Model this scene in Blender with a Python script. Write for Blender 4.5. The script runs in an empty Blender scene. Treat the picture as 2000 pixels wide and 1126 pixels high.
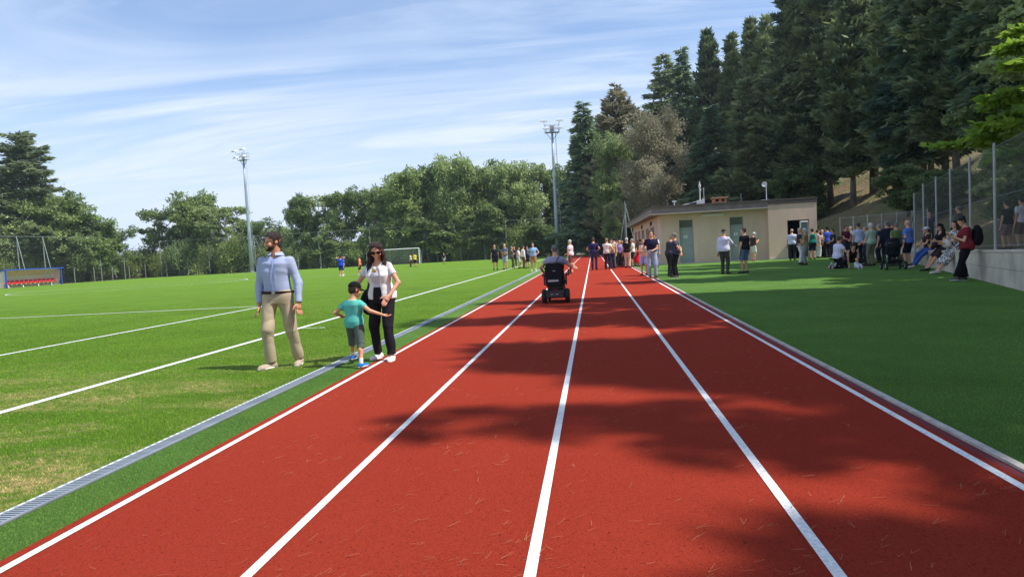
import bpy, math, random
import numpy as np
from mathutils import Vector, Matrix
R = math.radians
C = bpy.context.scene.collection
SC = bpy.context.scene

# ------------------------------------------------------------------ camera
# world: +Y runs along the track, +X to the right of it, camera above the origin
FPX, CX, CY = 1300.0, 1000.0, 563.0          # focal length and centre in photo pixels
VPX, VPY, ROLL, EYE = 1158.0, 479.0, 0.055, 1.36
def unit(v):
    v = np.asarray(v, float); return v/np.linalg.norm(v)
_y = unit([(VPX-CX)/FPX, (CY-VPY)/FPX, -1.0])
_z = unit([-ROLL, 1.0, ((CY-VPY)-ROLL*(VPX-CX))/FPX])
_x = np.cross(_y, _z)
RM = np.array([_x, _y, _z])                  # camera -> world
cam = bpy.data.objects.new('camera', bpy.data.cameras.new('camera'))
C.objects.link(cam)
cam.data.sensor_width = 36.0
cam.data.lens = FPX/2000.0*36.0
cam.data.clip_start = 0.05
cam.data.clip_end = 3000.0
cam.matrix_world = Matrix.Translation((0, 0, EYE)) @ Matrix(RM.tolist()).to_4x4()
SC.camera = cam
def at(px, py, z=0.0):
    """ground point (height z) seen at a photo pixel: used to survey positions"""
    d = RM @ np.array([(px-CX)/FPX, (CY-py)/FPX, -1.0])
    t = (z-EYE)/d[2]
    return np.array([d[0]*t, d[1]*t, z])
def ray(px, py, Y):
    """point at distance Y along the track seen at a photo pixel"""
    d = RM @ np.array([(px-CX)/FPX, (CY-py)/FPX, -1.0])
    return np.array([0, 0, EYE]) + d*(Y/d[1])

def hor(px): return VPY-ROLL*(px-VPX)        # horizon row at a photo column

# ------------------------------------------------------------------ light
SUN_EL, SUN_AZ = R(54.5), R(-8.0)            # azimuth counted from +X towards +Y
SDIR = Vector((math.cos(SUN_EL)*math.cos(SUN_AZ), math.cos(SUN_EL)*math.sin(SUN_AZ), math.sin(SUN_EL)))
sun = bpy.data.objects.new('sun', bpy.data.lights.new('sun', 'SUN'))
C.objects.link(sun)
sun.data.energy = 4.8
sun.data.angle = R(0.55)
sun.data.color = (1.0, 0.955, 0.88)
sun.rotation_euler = SDIR.to_track_quat('Z', 'Y').to_euler()
sun.location = (30, -10, 60)

W = bpy.data.worlds.new('World'); SC.world = W; W.use_nodes = True
def world_nodes():
    nt = W.node_tree; N = nt.nodes; L = nt.links
    N.clear()
    out = N.new('ShaderNodeOutputWorld'); bg = N.new('ShaderNodeBackground')
    sky = N.new('ShaderNodeTexSky'); sky.sky_type = 'NISHITA'; sky.sun_disc = False
    sky.sun_elevation = SUN_EL
    sky.sun_rotation = math.pi/2 - SUN_AZ     # compass angle of the lamp
    sky.air_density = 1.0; sky.dust_density = 0.6; sky.ozone_density = 1.6
    tc = N.new('ShaderNodeTexCoord'); sp = N.new('ShaderNodeSeparateXYZ')
    L.new(tc.outputs['Generated'], sp.inputs[0])
    zz = N.new('ShaderNodeMath'); zz.operation = 'MAXIMUM'; zz.inputs[1].default_value = 0.0
    L.new(sp.outputs[2], zz.inputs[0])
    za = N.new('ShaderNodeMath'); za.operation = 'ADD'; za.inputs[1].default_value = 0.10
    L.new(zz.outputs[0], za.inputs[0])
    dx = N.new('ShaderNodeMath'); dx.operation = 'DIVIDE'; dy = N.new('ShaderNodeMath'); dy.operation = 'DIVIDE'
    L.new(sp.outputs[0], dx.inputs[0]); L.new(za.outputs[0], dx.inputs[1])
    L.new(sp.outputs[1], dy.inputs[0]); L.new(za.outputs[0], dy.inputs[1])
    cb = N.new('ShaderNodeCombineXYZ'); L.new(dx.outputs[0], cb.inputs[0]); L.new(dy.outputs[0], cb.inputs[1])
    def layer(rot, scl, nscale, det, dist, lo, hi):
        mp = N.new('ShaderNodeMapping'); mp.inputs['Rotation'].default_value = (0, 0, rot)
        mp.inputs['Scale'].default_value = scl
        L.new(cb.outputs[0], mp.inputs[0])
        no = N.new('ShaderNodeTexNoise'); no.inputs['Scale'].default_value = nscale
        no.inputs['Detail'].default_value = det; no.inputs['Distortion'].default_value = dist
        no.inputs['Roughness'].default_value = 0.62
        L.new(mp.outputs[0], no.inputs['Vector'])
        mr = N.new('ShaderNodeMapRange'); mr.interpolation_type = 'SMOOTHSTEP'
        mr.inputs['From Min'].default_value = lo; mr.inputs['From Max'].default_value = hi
        L.new(no.outputs[0], mr.inputs[0]); return mr
    a = layer(R(-14), (0.42, 1.05, 1), 0.9, 9, 0.9, 0.36, 0.68)
    b = layer(R(-24), (0.5, 2.0, 1), 1.2, 10, 0.7, 0.38, 0.76)
    c = layer(R(10), (0.5, 0.8, 1), 0.5, 4, 0.2, 0.22, 0.58)
    ab = N.new('ShaderNodeMath'); ab.operation = 'MAXIMUM'; L.new(a.outputs[0], ab.inputs[0]); L.new(b.outputs[0], ab.inputs[1])
    abc = N.new('ShaderNodeMath'); abc.operation = 'MULTIPLY'; L.new(ab.outputs[0], abc.inputs[0]); L.new(c.outputs[0], abc.inputs[1])
    # veil of thin high cloud thickening to the horizon
    hz = N.new('ShaderNodeMapRange'); hz.interpolation_type = 'SMOOTHSTEP'
    hz.inputs['From Min'].default_value = 0.0; hz.inputs['From Max'].default_value = 0.34
    hz.inputs['To Min'].default_value = 0.80; hz.inputs['To Max'].default_value = 0.10
    L.new(zz.outputs[0], hz.inputs[0])
    mx = N.new('ShaderNodeMath'); mx.operation = 'MULTIPLY_ADD'; mx.use_clamp = True; mx.inputs[1].default_value = 0.80
    L.new(abc.outputs[0], mx.inputs[0]); L.new(hz.outputs[0], mx.inputs[2])
    mix = N.new('ShaderNodeMix'); mix.data_type = 'RGBA'
    tint = N.new('ShaderNodeMix'); tint.data_type = 'RGBA'; tint.blend_type = 'MULTIPLY'; tint.inputs[0].default_value = 1
    L.new(sky.outputs[0], tint.inputs[6]); tint.inputs[7].default_value = (.82, 1.08, 1.34, 1)
    L.new(mx.outputs[0], mix.inputs[0]); L.new(tint.outputs[2], mix.inputs[6])
    mix.inputs[7].default_value = (6.0, 6.8, 8.2, 1)
    L.new(mix.outputs[2], bg.inputs[0]); bg.inputs[1].default_value = 0.11
    L.new(bg.outputs[0], out.inputs[0])
world_nodes()
SC.view_settings.view_transform = 'Standard'
SC.view_settings.look = 'None'
SC.view_settings.exposure = 0.32
SC.view_settings.gamma = 1.0
SC.cycles.max_bounces = 6
SC.cycles.transparent_max_bounces = 16
# ------------------------------------------------------------------ materials
def s2l(c):
    return tuple(((x/255)/12.92 if x/255 <= .04045 else ((x/255+.055)/1.055)**2.4) for x in c)
_M = {}
def new_mat(name):
    m = bpy.data.materials.new(name); m.use_nodes = True
    nt = m.node_tree; b = nt.nodes['Principled BSDF']
    return m, nt, b
def noise_fac(nt, scale, detail=4, coord='Object', stretch=(1, 1, 1), lo=.3, hi=.7, rough=.6):
    N, L = nt.nodes, nt.links
    if coord == 'World':
        tc = N.new('ShaderNodeNewGeometry'); src = tc.outputs['Position']
    else:
        tc = N.new('ShaderNodeTexCoord'); src = tc.outputs[coord]
    mp = N.new('ShaderNodeMapping'); mp.inputs['Scale'].default_value = stretch
    L.new(src, mp.inputs[0])
    no = N.new('ShaderNodeTexNoise'); no.inputs['Scale'].default_value = scale; no.inputs['Detail'].default_value = detail
    no.inputs['Roughness'].default_value = rough
    L.new(mp.outputs[0], no.inputs['Vector'])
    mr = N.new('ShaderNodeMapRange'); mr.inputs['From Min'].default_value = lo; mr.inputs['From Max'].default_value = hi
    L.new(no.outputs[0], mr.inputs[0])
    return mr.outputs[0]
def mixc(nt, fac, a, b):
    m = nt.nodes.new('ShaderNodeMix'); m.data_type = 'RGBA'
    nt.links.new(fac, m.inputs[0])
    for s, v in ((m.inputs[6], a), (m.inputs[7], b)):
        if isinstance(v, tuple): s.default_value = (*v[:3], 1)
        else: nt.links.new(v, s)
    return m.outputs[2]
def add_bump(nt, b, fac, strength=.3, dist=.01):
    bp = nt.nodes.new('ShaderNodeBump'); bp.inputs['Strength'].default_value = strength
    bp.inputs['Distance'].default_value = dist
    nt.links.new(fac, bp.inputs['Height']); nt.links.new(bp.outputs[0], b.inputs['Normal'])
def mat(name, col, rough=.7, var=.18, scale=6, metal=0, bump=0, bscale=60, bdist=.01, coord='Object', spec=.4, stretch=(1,1,1)):
    """plain procedural material: a base colour broken by soft noise"""
    if name in _M: return _M[name]
    m, nt, b = new_mat(name)
    f = noise_fac(nt, scale, 5, coord, stretch)
    lo = tuple(max(0, c*(1-var)) for c in col); hi = tuple(min(1, c*(1+var)) for c in col)
    nt.links.new(mixc(nt, f, lo, hi), b.inputs['Base Color'])
    b.inputs['Roughness'].default_value = rough; b.inputs['Metallic'].default_value = metal
    b.inputs['Specular IOR Level'].default_value = spec
    if bump: add_bump(nt, b, noise_fac(nt, bscale, 3, coord), bump, bdist)
    _M[name] = m
    return m
def fabric(rgb):
    key = 'fabric %d %d %d' % tuple(rgb)
    return mat(key, s2l(rgb), .85, .10, 7, bump=.12, bscale=110, bdist=.004, spec=.15)
def skin(rgb):
    key = 'skin %d %d %d' % tuple(rgb)
    return mat(key, s2l(rgb), .55, .10, 7, spec=.3)
def hairm(rgb):
    key = 'hair %d %d %d' % tuple(rgb)
    return mat(key, s2l(rgb), .5, .55, 26, bump=.8, bscale=90, bdist=.012, spec=.35, stretch=(1, 1, .35))
def leafm(name, dark, light, trans=.25, old=None):
    """leaves: colour varies from spray to spray and tree to tree; some light passes through"""
    if name in _M: return _M[name]
    m, nt, b = new_mat(name); N, L = nt.nodes, nt.links
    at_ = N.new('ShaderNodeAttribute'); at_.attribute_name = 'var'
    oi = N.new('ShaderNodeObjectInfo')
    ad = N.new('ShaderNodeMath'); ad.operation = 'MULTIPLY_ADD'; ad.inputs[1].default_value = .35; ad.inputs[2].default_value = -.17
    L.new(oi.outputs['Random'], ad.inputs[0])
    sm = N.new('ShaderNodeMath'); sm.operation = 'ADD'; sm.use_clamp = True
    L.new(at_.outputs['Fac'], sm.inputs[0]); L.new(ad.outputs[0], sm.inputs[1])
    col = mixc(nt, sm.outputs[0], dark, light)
    L.new(col, b.inputs['Base Color']); b.inputs['Roughness'].default_value = .6
    b.inputs['Specular IOR Level'].default_value = .25
    tr = N.new('ShaderNodeBsdfTranslucent'); L.new(col, tr.inputs[0])
    mx = N.new('ShaderNodeMixShader'); mx.inputs[0].default_value = trans
    out = [n for n in N if n.type == 'OUTPUT_MATERIAL'][0]
    L.new(b.outputs[0], mx.inputs[1]); L.new(tr.outputs[0], mx.inputs[2]); L.new(mx.outputs[0], out.inputs[0])
    _M[name] = m
    return m
def meshwire(name, col, pitch=.06, wire=.16, diag=True):
    """wire netting: a woven lattice of opaque wires, open between them"""
    if name in _M: return _M[name]
    m, nt, b = new_mat(name); N, L = nt.nodes, nt.links
    tc = N.new('ShaderNodeUVMap')
    mp = N.new('ShaderNodeMapping'); mp.inputs['Rotation'].default_value = (0, 0, R(45) if diag else 0)
    mp.inputs['Scale'].default_value = (1/pitch, 1/pitch, 1)
    L.new(tc.outputs[0], mp.inputs[0]); sp = N.new('ShaderNodeSeparateXYZ'); L.new(mp.outputs[0], sp.inputs[0])
    fs = []
    for k in (0, 1):
        fr = N.new('ShaderNodeMath'); fr.operation = 'FRACT'; L.new(sp.outputs[k], fr.inputs[0])
        lt = N.new('ShaderNodeMath'); lt.operation = 'LESS_THAN'; lt.inputs[1].default_value = wire; L.new(fr.outputs[0], lt.inputs[0]); fs.append(lt)
    mxx = N.new('ShaderNodeMath'); mxx.operation = 'MAXIMUM'; L.new(fs[0].outputs[0], mxx.inputs[0]); L.new(fs[1].outputs[0], mxx.inputs[1])
    tr = N.new('ShaderNodeBsdfTransparent'); mx = N.new('ShaderNodeMixShader')
    b.inputs['Base Color'].default_value = (*col, 1); b.inputs['Roughness'].default_value = .5
    out = [n for n in N if n.type == 'OUTPUT_MATERIAL'][0]
    L.new(mxx.outputs[0], mx.inputs[0]); L.new(tr.outputs[0], mx.inputs[1]); L.new(b.outputs[0], mx.inputs[2]); L.new(mx.outputs[0], out.inputs[0])
    _M[name] = m
    return m

# ------------------------------------------------------------------ object helpers
def tag(o, label=None, cat=None, group=None, kind=None):
    if label: o['label'] = label
    if cat: o['category'] = cat
    if group: o['group'] = group
    if kind: o['kind'] = kind
    return o
def link(name, me, m=None, parent=None, loc=None, rz=None):
    o = bpy.data.objects.new(name, me); C.objects.link(o)
    if m is not None and me is not None:
        for mm in (m if isinstance(m, (list, tuple)) else [m]): me.materials.append(mm)
    if parent is not None: o.parent = parent
    if loc is not None: o.location = [float(v) for v in loc]
    if rz is not None: o.rotation_euler = (0, 0, rz)
    return o
def empty(name, label, cat, loc, rz=0, group=None):
    o = bpy.data.objects.new(name, None); C.objects.link(o)
    o.location = [float(v) for v in loc]; o.rotation_euler = (0, 0, rz); o.empty_display_size = .2
    return tag(o, label, cat, group)
def mesh_np(name, V, F, smooth=False, attr=None, mi=None, uv=None):
    """mesh from arrays: V (n,3), F (m,k) all with k corners"""
    me = bpy.data.meshes.new(name)
    V = np.ascontiguousarray(V, np.float32); F = np.ascontiguousarray(F, np.int32)
    n, k = F.shape
    me.vertices.add(len(V)); me.vertices.foreach_set('co', V.ravel())
    me.loops.add(n*k); me.loops.foreach_set('vertex_index', F.ravel())
    me.polygons.add(n)
    me.polygons.foreach_set('loop_start', np.arange(0, n*k, k, dtype=np.int32))
    me.polygons.foreach_set('loop_total', np.full(n, k, np.int32))
    if smooth: me.polygons.foreach_set('use_smooth', np.ones(n, bool))
    if mi is not None: me.polygons.foreach_set('material_index', np.asarray(mi, np.int32))
    if attr is not None:
        a = me.attributes.new('var', 'FLOAT', 'FACE'); a.data.foreach_set('value', np.ascontiguousarray(attr, np.float32))
    if uv is not None:
        u = me.uv_layers.new(name='UVMap'); u.data.foreach_set('uv', np.ascontiguousarray(uv, np.float32).ravel())
    me.update(calc_edges=True)
    return me
class MB:
    """collects boxes, tubes and sheets into one mesh"""
    def __init__(s): s.v = []; s.f = []; s.n = 0
    def add(s, V, F):
        s.v.extend([tuple(map(float, p)) for p in V]); s.f.extend([tuple(i+s.n for i in q) for q in F]); s.n = len(s.v); return s
    def box(s, x0, x1, y0, y1, z0, z1):
        V = [(x, y, z) for z in (z0, z1) for y in (y0, y1) for x in (x0, x1)]
        return s.add(V, [(0, 2, 3, 1), (4, 5, 7, 6), (0, 1, 5, 4), (2, 6, 7, 3), (0, 4, 6, 2), (1, 3, 7, 5)])
    def bar(s, a, b, w, h=None, up=(0, 0, 1)):
        """rectangular bar from a to b"""
        h = h or w; a = Vector(a); b = Vector(b); d = (b-a).normalized(); u = Vector(up)
        if abs(d.dot(u)) > .99: u = Vector((0, 1, 0))
        t = d.cross(u).normalized(); u = t.cross(d).normalized()
        V = []
        for p in (a, b):
            for i, j in ((-1, -1), (1, -1), (1, 1), (-1, 1)): V.append(p+t*(i*w/2)+u*(j*h/2))
        return s.add(V, [(3, 2, 1, 0), (4, 5, 6, 7), (0, 1, 5, 4), (1, 2, 6, 5), (2, 3, 7, 6), (3, 0, 4, 7)])
    def tube(s, pts, r, n=8, cap=True):
        pts = [Vector(p) for p in pts]; rr = r if isinstance(r, (list, tuple)) else [r]*len(pts)
        V = []; prev = None
        for i, p in enumerate(pts):
            d = (pts[min(i+1, len(pts)-1)]-pts[max(i-1, 0)]).normalized()
            if prev is None:
                u = Vector((0, 0, 1)) if abs(d.z) < .9 else Vector((1, 0, 0))
            else: u = prev
            t = d.cross(u).normalized(); u = t.cross(d).normalized(); prev = u
            for k in range(n):
                a = 2*math.pi*k/n; V.append(p+(t*math.cos(a)+u*math.sin(a))*rr[i])
        F = []
        for i in range(len(pts)-1):
            for k in range(n):
                F.append((i*n+k, i*n+(k+1) % n, (i+1)*n+(k+1) % n, (i+1)*n+k))
        if cap: F.append(tuple(range(n-1, -1, -1))); F.append(tuple(range((len(pts)-1)*n, len(pts)*n)))
        return s.add(V, F)
    def lathe(s, prof, c=(0, 0, 0), n=16, axis='z'):
        V = []; F = []
        for (r, z) in prof:
            for k in range(n):
                a = 2*math.pi*k/n; x, y = r*math.cos(a), r*math.sin(a)
                p = (x, y, z) if axis == 'z' else ((z, x, y) if axis == 'x' else (x, z, y))
                V.append((p[0]+c[0], p[1]+c[1], p[2]+c[2]))
        for i in range(len(prof)-1):
            for k in range(n): F.append((i*n+k, i*n+(k+1) % n, (i+1)*n+(k+1) % n, (i+1)*n+k))
        F.append(tuple(range(n-1, -1, -1))); F.append(tuple(range((len(prof)-1)*n, len(prof)*n)))
        return s.add(V, F)
    def prism(s, poly, y0, y1, axis='y'):
        """outline in (x,z) extruded along y (or outline in (x,y) along z)"""
        n = len(poly); V = []
        for t in (y0, y1):
            for (a, b) in poly: V.append((a, t, b) if axis == 'y' else ((a, b, t) if axis == 'z' else (t, a, b)))
        F = [tuple(range(n)), tuple(range(2*n-1, n-1, -1))]
        for i in range(n): j = (i+1) % n; F.append((j, i, n+i, n+j))
        return s.add(V, F)
    def quad(s, a, b, c, d): return s.add([a, b, c, d], [(0, 1, 2, 3)])
    def build(s, name, m, parent=None, smooth=False, loc=None, rz=None, bevel=0):
        me = bpy.data.meshes.new(name); me.from_pydata(s.v, [], s.f)
        if smooth:
            for p in me.polygons: p.use_smooth = len(p.vertices) <= 4
        me.update()
        o = link(name, me, m, parent, loc, rz)
        if bevel:
            b = o.modifiers.new('bevel', 'BEVEL'); b.width = bevel; b.segments = 2; b.limit_method = 'ANGLE'
        return o
def sheet(name, pts, m, z, parent=None):
    b = MB(); b.add([(x, y, z) for x, y in pts], [tuple(range(len(pts)))])
    return b.build(name, m, parent)
def panel_uv(name, a, b, z0a, z1a, z0b, z1b, m, parent):
    """upright netting panel between ground points a and b, UVs in metres"""
    ln = math.hypot(b[0]-a[0], b[1]-a[1])
    V = [(a[0], a[1], z0a), (b[0], b[1], z0b), (b[0], b[1], z1b), (a[0], a[1], z1a)]
    me = mesh_np(name, np.array(V), np.array([[0, 1, 2, 3]]), uv=np.array([(0, z0a), (ln, z0b), (ln, z1b), (0, z1a)]))
    return link(name, me, m, parent)

# ------------------------------------------------------------------ the ground
def wall_x(Y):
    """X of the low wall and fence right of the lawn"""
    return max(6.0, 8.3+.295*(Y-14)) if np.isscalar(Y) else np.maximum(6.0, 8.3+.295*(Y-14))
def edge_x(Y):
    Y = np.asarray(Y, float)
    return np.interp(Y, [-60, 5, 36, 40, 68, 84, 100, 112, 150], [6, 6.0, wall_x(36), 14.3, 14.3, 11, 5.5, 4, 4])
def hill(X, Y):
    """height of the wooded bank to the right; zero on the sports ground"""
    X = np.asarray(X, float); Y = np.asarray(Y, float)
    d = X-edge_x(Y)
    terr = np.interp(Y, [22, 26, 33, 36], [.46, .42, .30, 0])       # the made-up path behind the wall
    path = np.where(d > .30, terr, 0.0)
    w0 = np.interp(Y, [22, 38], [3.2, .5])
    up = np.clip(d-w0, 0, 45)
    bank = up*.42+np.where(up > 0, .22*np.sin(X*.7+Y*.31)*np.clip(up/4, 0, 1)+.12*np.sin(Y*1.3-X*.5)*np.clip(up/3, 0, 1), 0)
    z = path+np.maximum(bank, 0)
    far = np.clip((Y-111)/40, 0, 1)*1.0                              # a slight fall beyond the far fence
    return z-far*np.where(d < 0, 1, 0)
def make_ground():
    xs = np.concatenate([np.linspace(-420, -90, 16), np.linspace(-85, -5, 17), np.linspace(-2.5, 60, 126), np.linspace(65, 330, 16)])
    ys = np.concatenate([np.linspace(-120, -22, 10), np.linspace(-20, 120, 141), np.linspace(125, 560, 26)])
    X, Y = np.meshgrid(xs, ys, indexing='ij')
    Z = hill(X, Y)-.04
    V = np.stack([X, Y, Z], -1).reshape(-1, 3); ny = len(ys)
    I, J = np.meshgrid(np.arange(len(xs)-1), np.arange(ny-1), indexing='ij'); b = (I*ny+J).ravel()
    me = mesh_np('ground', V, np.stack([b, b+ny, b+ny+1, b+1], 1), smooth=True)
    m, nt, p = new_mat('woodland floor')
    big = noise_fac(nt, .45, 5, 'World', lo=.35, hi=.65)
    fine = noise_fac(nt, 9, 6, 'World', lo=.3, hi=.7)
    litter = mixc(nt, fine, (.12, .075, .035), (.36, .25, .12))
    grass = mixc(nt, fine, (.07, .085, .02), (.20, .20, .06))
    nt.links.new(mixc(nt, big, litter, grass), p.inputs['Base Color'])
    p.inputs['Roughness'].default_value = .95
    add_bump(nt, p, noise_fac(nt, 5, 6, 'World'), .8, .12)
    tag(link('ground', me, m), kind='structure')
make_ground()

def turf_mat(name, dark, light, dry, dry_amt, blade=0):
    m, nt, b = new_mat(name); N, L = nt.nodes, nt.links
    if blade:
        dark, light, dry = [tuple(min(.9, v*blade) for v in c_) for c_ in (dark, light, dry)]
    f1 = noise_fac(nt, 55, 6, 'World', lo=.25, hi=.75, rough=.75)
    f2 = noise_fac(nt, .5, 6, 'World', lo=.32, hi=.68, rough=.7)
    c = mixc(nt, f1, dark, light)
    ms = N.new('ShaderNodeMath'); ms.operation = 'MULTIPLY'; ms.inputs[1].default_value = .55; L.new(f2, ms.inputs[0])
    c = mixc(nt, ms.outputs[0], c, tuple(.75*x for x in dark))
    f3 = noise_fac(nt, .75, 5, 'World', (.55, 1.25, 1), lo=.45, hi=.68, rough=.7)
    f4 = noise_fac(nt, 14, 4, 'World', lo=.35, hi=.65)
    # worn, sandy patches only in the corner nearest the track
    geo = N.new('ShaderNodeNewGeometry'); sp = N.new('ShaderNodeSeparateXYZ'); L.new(geo.outputs['Position'], sp.inputs[0])
    mr = N.new('ShaderNodeMapRange'); mr.interpolation_type = 'SMOOTHSTEP'
    mr.inputs['From Min'].default_value = 4.6; mr.inputs['From Max'].default_value = 11.0
    mr.inputs['To Min'].default_value = 1; mr.inputs['To Max'].default_value = .0
    L.new(sp.outputs[1], mr.inputs[0])
    mm = N.new('ShaderNodeMath'); mm.operation = 'MULTIPLY'; L.new(f3, mm.inputs[0]); L.new(mr.outputs[0], mm.inputs[1])
    m2 = N.new('ShaderNodeMath'); m2.operation = 'MULTIPLY'; L.new(mm.outputs[0], m2.inputs[0]); L.new(f4, m2.inputs[1])
    m3 = N.new('ShaderNodeMath'); m3.operation = 'MULTIPLY'; m3.use_clamp = True; m3.inputs[1].default_value = dry_amt; L.new(m2.outputs[0], m3.inputs[0])
    c = mixc(nt, m3.outputs[0], c, dry)
    L.new(c, b.inputs['Base Color']); b.inputs['Roughness'].default_value = .85
    b.inputs['Specular IOR Level'].default_value = .06
    if blade:
        tr = N.new('ShaderNodeBsdfTranslucent'); L.new(c, tr.inputs[0]); mx = N.new('ShaderNodeMixShader'); mx.inputs[0].default_value = .45
        out = [n for n in N if n.type == 'OUTPUT_MATERIAL'][0]
        L.new(b.outputs[0], mx.inputs[1]); L.new(tr.outputs[0], mx.inputs[2]); L.new(mx.outputs[0], out.inputs[0])
        return m
    add_bump(nt, b, noise_fac(nt, 90, 5, 'World', lo=.2, hi=.8, rough=.8), .9, .03)
    return m
PITCH = turf_mat('pitch turf', (.095, .190, .018), (.215, .365, .040), (.50, .40, .17), 1.7)
LAWN = turf_mat('lawn turf', (.085, .190, .036), (.220, .385, .085), (.2, .24, .05), .25)
PITCHB = turf_mat('pitch turf blade', (.095, .190, .018), (.215, .365, .040), (.50, .40, .17), 1.7, 1.55)
LAWNB = turf_mat('lawn turf blade', (.085, .190, .036), (.220, .385, .085), (.2, .24, .05), .25, 1.45)
WHITE = mat('white line paint', (.74, .73, .71), .7, .26, 60, coord='World', bump=.3, bscale=160, bdist=.004)
WHTURF = mat('white turf fibre', (.78, .80, .72), .7, .15, 60, coord='World')

TX = [-2.80, -1.565, -.325, .905, 2.125]      # lane lines
TEND = 92.0
def track_mat():
    m, nt, b = new_mat('red running track'); N, L = nt.nodes, nt.links
    g = noise_fac(nt, 105, 5, 'World', lo=.34, hi=.66, rough=.85)
    w = noise_fac(nt, .8, 6, 'World', (1, .35, 1), lo=.35, hi=.7)
    c = mixc(nt, g, (.215, .020, .011), (.42, .052, .026))
    c2 = mixc(nt, w, c, (.39, .056, .031))
    mm = N.new('ShaderNodeMix'); mm.data_type = 'RGBA'; mm.inputs[0].default_value = .25
    L.new(c, mm.inputs[6]); L.new(c2, mm.inputs[7])
    sp = noise_fac(nt, 60, 2, 'World', lo=.62, hi=.70)
    c3 = mixc(nt, sp, mm.outputs[2], (.16, .018, .012))
    L.new(c3, b.inputs['Base Color']); b.inputs['Roughness'].default_value = .9
    b.inputs['Specular IOR Level'].default_value = .04
    add_bump(nt, b, noise_fac(nt, 170, 3, 'World', lo=.2, hi=.8, rough=.8), .8, .008)
    return m
def flat(name, x0, x1, y0, y1, m, z):
    return tag(sheet(name, [(x0, y0), (x1, y0), (x1, y1), (x0, y1)], m, z), kind='structure')
flat('track', -2.90, 2.20, -8, TEND, track_mat(), .004)
flat('pitch', -77.5, -3.44, -12, 106.5, PITCH, 0)
flat('turf_strip', -3.30, -2.90, -12, 106.5, LAWN, 0)
def lawn():
    pts = [(2.345, -8), (6.05, -8), (6.05, 5), (wall_x(36)+.05, 36), (14.2, 39.6), (4.2, 39.6), (4.2, 70), (2.345, 92)]
    tag(sheet('lawn', pts, LAWN, 0), kind='structure')
lawn()
flat('track_end_strip', -3.3, 6, TEND, 106.5, mat('dry grass', (.22, .19, .07), .9, .4, 3, coord='World'), -.01)
b = MB()
for i, x in enumerate(TX):
    b.quad((x-.026, -8, .008), (x+.026, -8, .008), (x+.026, TEND, .008), (x-.026, TEND, .008))
tag(b.build('lane_lines', WHITE), kind='structure')
# dark red expansion joint, then the pale kerb between track and lawn
flat('track_joint', 2.20, 2.262, -8, 91, mat('dark red rubber', (.13, .015, .02), .8, .25, 30, coord='World'), .003)
k = MB(); k.box(2.262, 2.315, -8, 91, -.03, .020)
tag(k.build('kerb', mat('pale concrete kerb', (.46, .42, .36), .85, .25, 14, coord='World', bump=.3)), kind='structure')
flat('lawn_edge', 2.315, 2.345, -8, 92, mat('dark soil', (.03, .04, .02), .95, .4, 20, coord='World'), -.004)
# drain channel with a slotted grating
def drain():
    t = empty('drain_channel', 'long grey slotted drain channel along the pitch edge beside the track', 'drain', (-3.37, 0, 0))
    b = MB(); b.box(-.07, .07, -8, 104, -.03, .006); b.build('channel_base', mat('dark drain', (.10, .11, .12), .8, .2, 10), t)
    g = MB()
    g.box(-.070, -.052, -8, 104, .006, .016); g.box(.052, .070, -8, 104, .006, .016)
    y = 1.2
    while y < 30:
        g.box(-.052, .052, y, y+.017, .006, .0145); y += .030
    g.box(-.052, .052, 30, 104, .006, .0145)
    g.build('grating', mat('galvanised grating', (.24, .275, .315), .6, .25, 3, coord='World', metal=.1), t)
    e = MB(); e.box(-.073, -.058, 1.0, 104, .016, .0185)
    m, nt, p = new_mat('pale slotted trim'); tc = nt.nodes.new('ShaderNodeTexCoord'); wv = nt.nodes.new('ShaderNodeTexWave'); wv.bands_direction = 'Y'; wv.inputs['Scale'].default_value = 4.2
    nt.links.new(tc.outputs['Object'], wv.inputs[0]); mr = nt.nodes.new('ShaderNodeMapRange'); mr.inputs['From Min'].default_value = .3; mr.inputs['From Max'].default_value = .4
    nt.links.new(wv.outputs[1], mr.inputs[0]); nt.links.new(mixc(nt, mr.outputs[0], (.36, .40, .45), (.74, .76, .77)), p.inputs['Base Color']); p.inputs['Roughness'].default_value = .5
    e.build('edge_trim', m, t)
drain()
# pitch markings
def pline(b, x0, y0, x1, y1, w=.10, z=.005):
    d = Vector((x1-x0, y1-y0, 0)).normalized(); n = Vector((-d.y, d.x, 0))*(w/2)
    b.quad((x0-n.x, y0-n.y, z), (x0+n.x, y0+n.y, z), (x1+n.x, y1+n.y, z), (x1-n.x, y1-n.y, z))
TL, PX, PY = -6.03, -10.45, 20.1            # touchline, near penalty box
b = MB()
pline(b, TL, -6, TL, 104, .115)
pline(b, PX, -6, PX, PY+.05, .105, .0055); pline(b, PX+.05, PY, -52, PY, .105, .006)
pline(b, TL+.06, 12.9, TL+.58, 12.82, .05, .0045)
pline(b, -75, 104, TL+.05, 104, .14, .0052); pline(b, TL, 54, -75, 54, .12, .0048)
pline(b, -75, 0, -75, 104, .14, .0062)
pline(b, -11.5, 104, -11.5, 88, .13, .0066); pline(b, -51.5, 88, -11.45, 88, .13, .007); pline(b, -51.5, 88, -51.5, 104, .13, .0066)
pts = [(-40+9.15*math.cos(a), 54+9.15*math.sin(a)) for a in np.linspace(0, 2*math.pi, 49)]
for p, q in zip(pts, pts[1:]): pline(b, p[0], p[1], q[0], q[1], .12, .0075)
tag(b.build('pitch_lines', WHITE), kind='structure')
def on_line(x, y):
    return (np.abs(x-TL) < .055) | ((np.abs(x-PX) < .05) & (y < PY)) | ((np.abs(y-PY) < .06) & (x < PX)) | ((np.abs(y-12.87) < .03) & (x > TL) & (x < TL+.55))
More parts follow.
